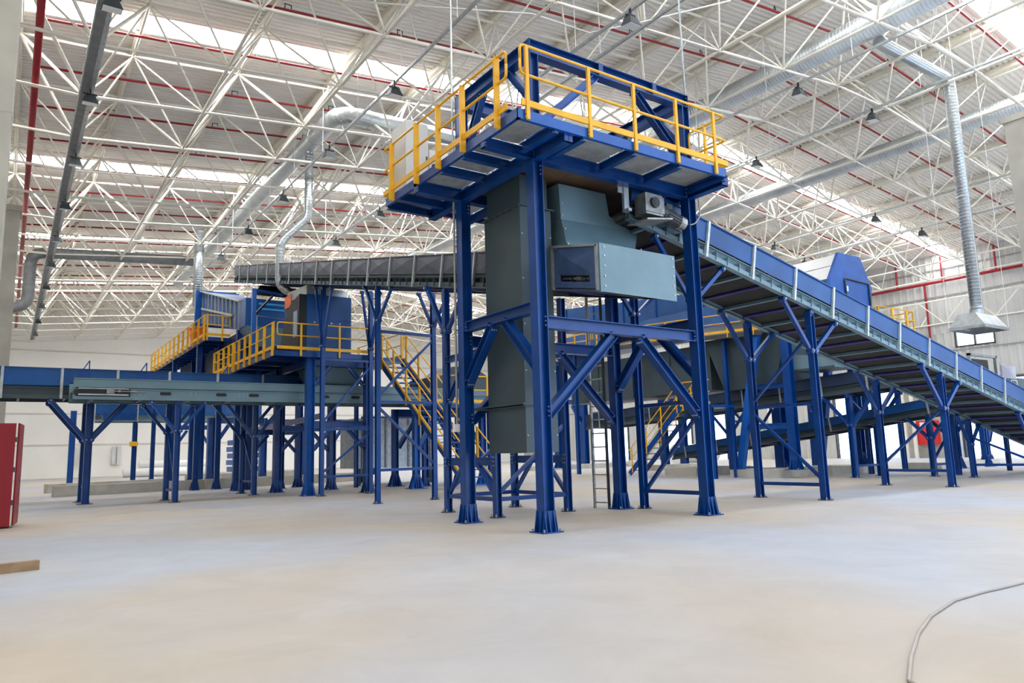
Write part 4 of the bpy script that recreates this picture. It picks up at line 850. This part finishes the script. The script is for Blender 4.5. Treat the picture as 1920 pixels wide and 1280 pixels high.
# ducts
def duct(label,pts,r,m,n=20,rr=.35,rings=0,name='air_duct'):
    t=thing(name,label,'air duct',pts[0]); part('tube',MB().path(fillet(pts,rr),r,n),m,t,smooth=True)
    for (p,d) in rings or []: p=V(p);d=V(d).normalized(); part('collar',MB().tube(p-d*.03,p+d*.03,r*1.05,n),GALV,t)
    return t
duct('big spiral duct rising to the top right above the tower, under the ridge',[(15.15,-6,14.45),(15.15,40,14.45)],.42,SPY)
duct('second big spiral duct right of the ridge, passing the right concrete pillar',[(25.1,-6,14.2),(25.1,34,14.2)],.36,SPY)
duct('bright horizontal duct turning into the tall vertical duct with the hood at right',[(15.5,1.9,13.98),(20.15,1.9,13.98),(20.15,1.9,5.6)],.2,SPZ,20,.35,[((20.15,1.9,9.6),(0,0,1)),((20.15,1.9,5.66),(0,0,1))])
ds=duct('long smooth duct under the roof at left, bending right toward the tower platform',[(2.1,44,13.3),(2.1,14.25,13.3),(7.9,14.0,13.3)],.32,SPY,20,.75,[((2.1,16.6,13.3),(0,1,0)),((3.2,14.2,13.3),(1,0,0))])
duct('vertical branch duct with two bends feeding the plenum on the blue box machine',[(2.13,17.4,13.1),(2.13,17.4,10.35),(1.02,17.2,9.15),(1.02,17.2,7.45),(1.75,16.6,6.95)],.16,SPZ,18,.3,[((2.13,17.4,11.7),(0,0,1)),((1.02,17.2,9.0),(0,0,1)),((2.13,17.4,12.95),(0,0,1))])
duct('grey vertical duct with a bottom elbow beside the far left concrete pillar',[(1.2,33.5,12.25),(-6.48,33.5,11.75),(-6.48,33.5,9.0),(-7.6,33.5,8.75)],.27,TRAY,18,.6)
duct('thin grey vertical duct behind the ribbed blue machine',[(.7,30.0,13.0),(.7,30.0,9.0)],.24,SPZ,16)
hd=thing('extraction_hood','galvanised pyramid extraction hood hanging at the end of the vertical duct at right','hood',(20.25,1.98,4.9))
b=[(19.22,1.35),(21.02,1.35),(21.02,2.45),(19.22,2.45)]; tp=[(19.34,1.64),(20.9,1.64),(20.9,2.2),(19.34,2.2)]
g=MB(); g.add([(x,y,4.93) for x,y in b]+[(x,y,5.38) for x,y in tp]+[(x,y,5.38) for x,y in tp],[(0,1,5,4),(1,2,6,5),(2,3,7,6),(3,0,4,7),(8,9,10,11)]); part('canopy',g,GALV,hd)
g=MB(); 
for (x0,y0),(x1,y1) in zip(b,b[1:]+b[:1]): g.bar((x0,y0,4.9),(x1,y1,4.9),.02,.1)
part('rim',g,GALV,hd); part('neck',MB().tube((20.2,1.95,5.38),(20.2,1.95,5.62),.21,20),GALV,hd)
for x,y in b: part('hanger_chain',MB().tube((x,y,4.95),(x,y,zroof(x,-.1)),.009,5),WHITE,hd)
# thin conduit bridging the light rails above the tower
one('roof_conduit',MB().path([(-.6,7.0,12.6),(3.8,4.9,12.6),(5.5,4.6,12.45),(6.3,3.4,12.4),(8.2,2.0,12.9)],.02,6),WHITE,'thin white conduit running between the light rails above the tower','conduit',None,(3.8,4.9,12.6),True)
# ------------------------------------------------------------------ camera, light, view
f=1364.7714; yaw,pit,rol=map(math.radians,(55.2721,8.5382,-1.5849))
Fw=V((math.cos(pit)*math.cos(yaw),math.cos(pit)*math.sin(yaw),math.sin(pit))); R=Fw.cross(V((0,0,1))).normalized(); U=R.cross(Fw)
c,s=math.cos(rol),math.sin(rol); R2=R*c+U*s; U2=U*c-R*s
cam=bpy.data.cameras.new('camera'); co=bpy.data.objects.new('camera',cam); COL.objects.link(co)
cam.sensor_width=36; cam.lens=f/1920*36; cam.clip_end=500; cam.clip_start=.05
from mathutils import Matrix
M=Matrix((R2,U2,-Fw)).transposed().to_4x4(); M.translation=V((-6.9031,-9.1724,1.25)); co.matrix_world=M; S.camera=co
w=bpy.data.worlds.new('daylight'); S.world=w; w.use_nodes=True; bg=w.node_tree.nodes['Background']
bg.inputs['Color'].default_value=lin((206,227,255)); bg.inputs['Strength'].default_value=3.5
S.view_settings.view_transform='Standard'; S.view_settings.look='None'; S.view_settings.gamma=1; S.view_settings.exposure=0.08; S.view_settings.use_curve_mapping=False
S.cycles.max_bounces=8; S.cycles.diffuse_bounces=5; S.cycles.glossy_bounces=3; S.cycles.use_denoising=True; S.cycles.sample_clamp_indirect=6
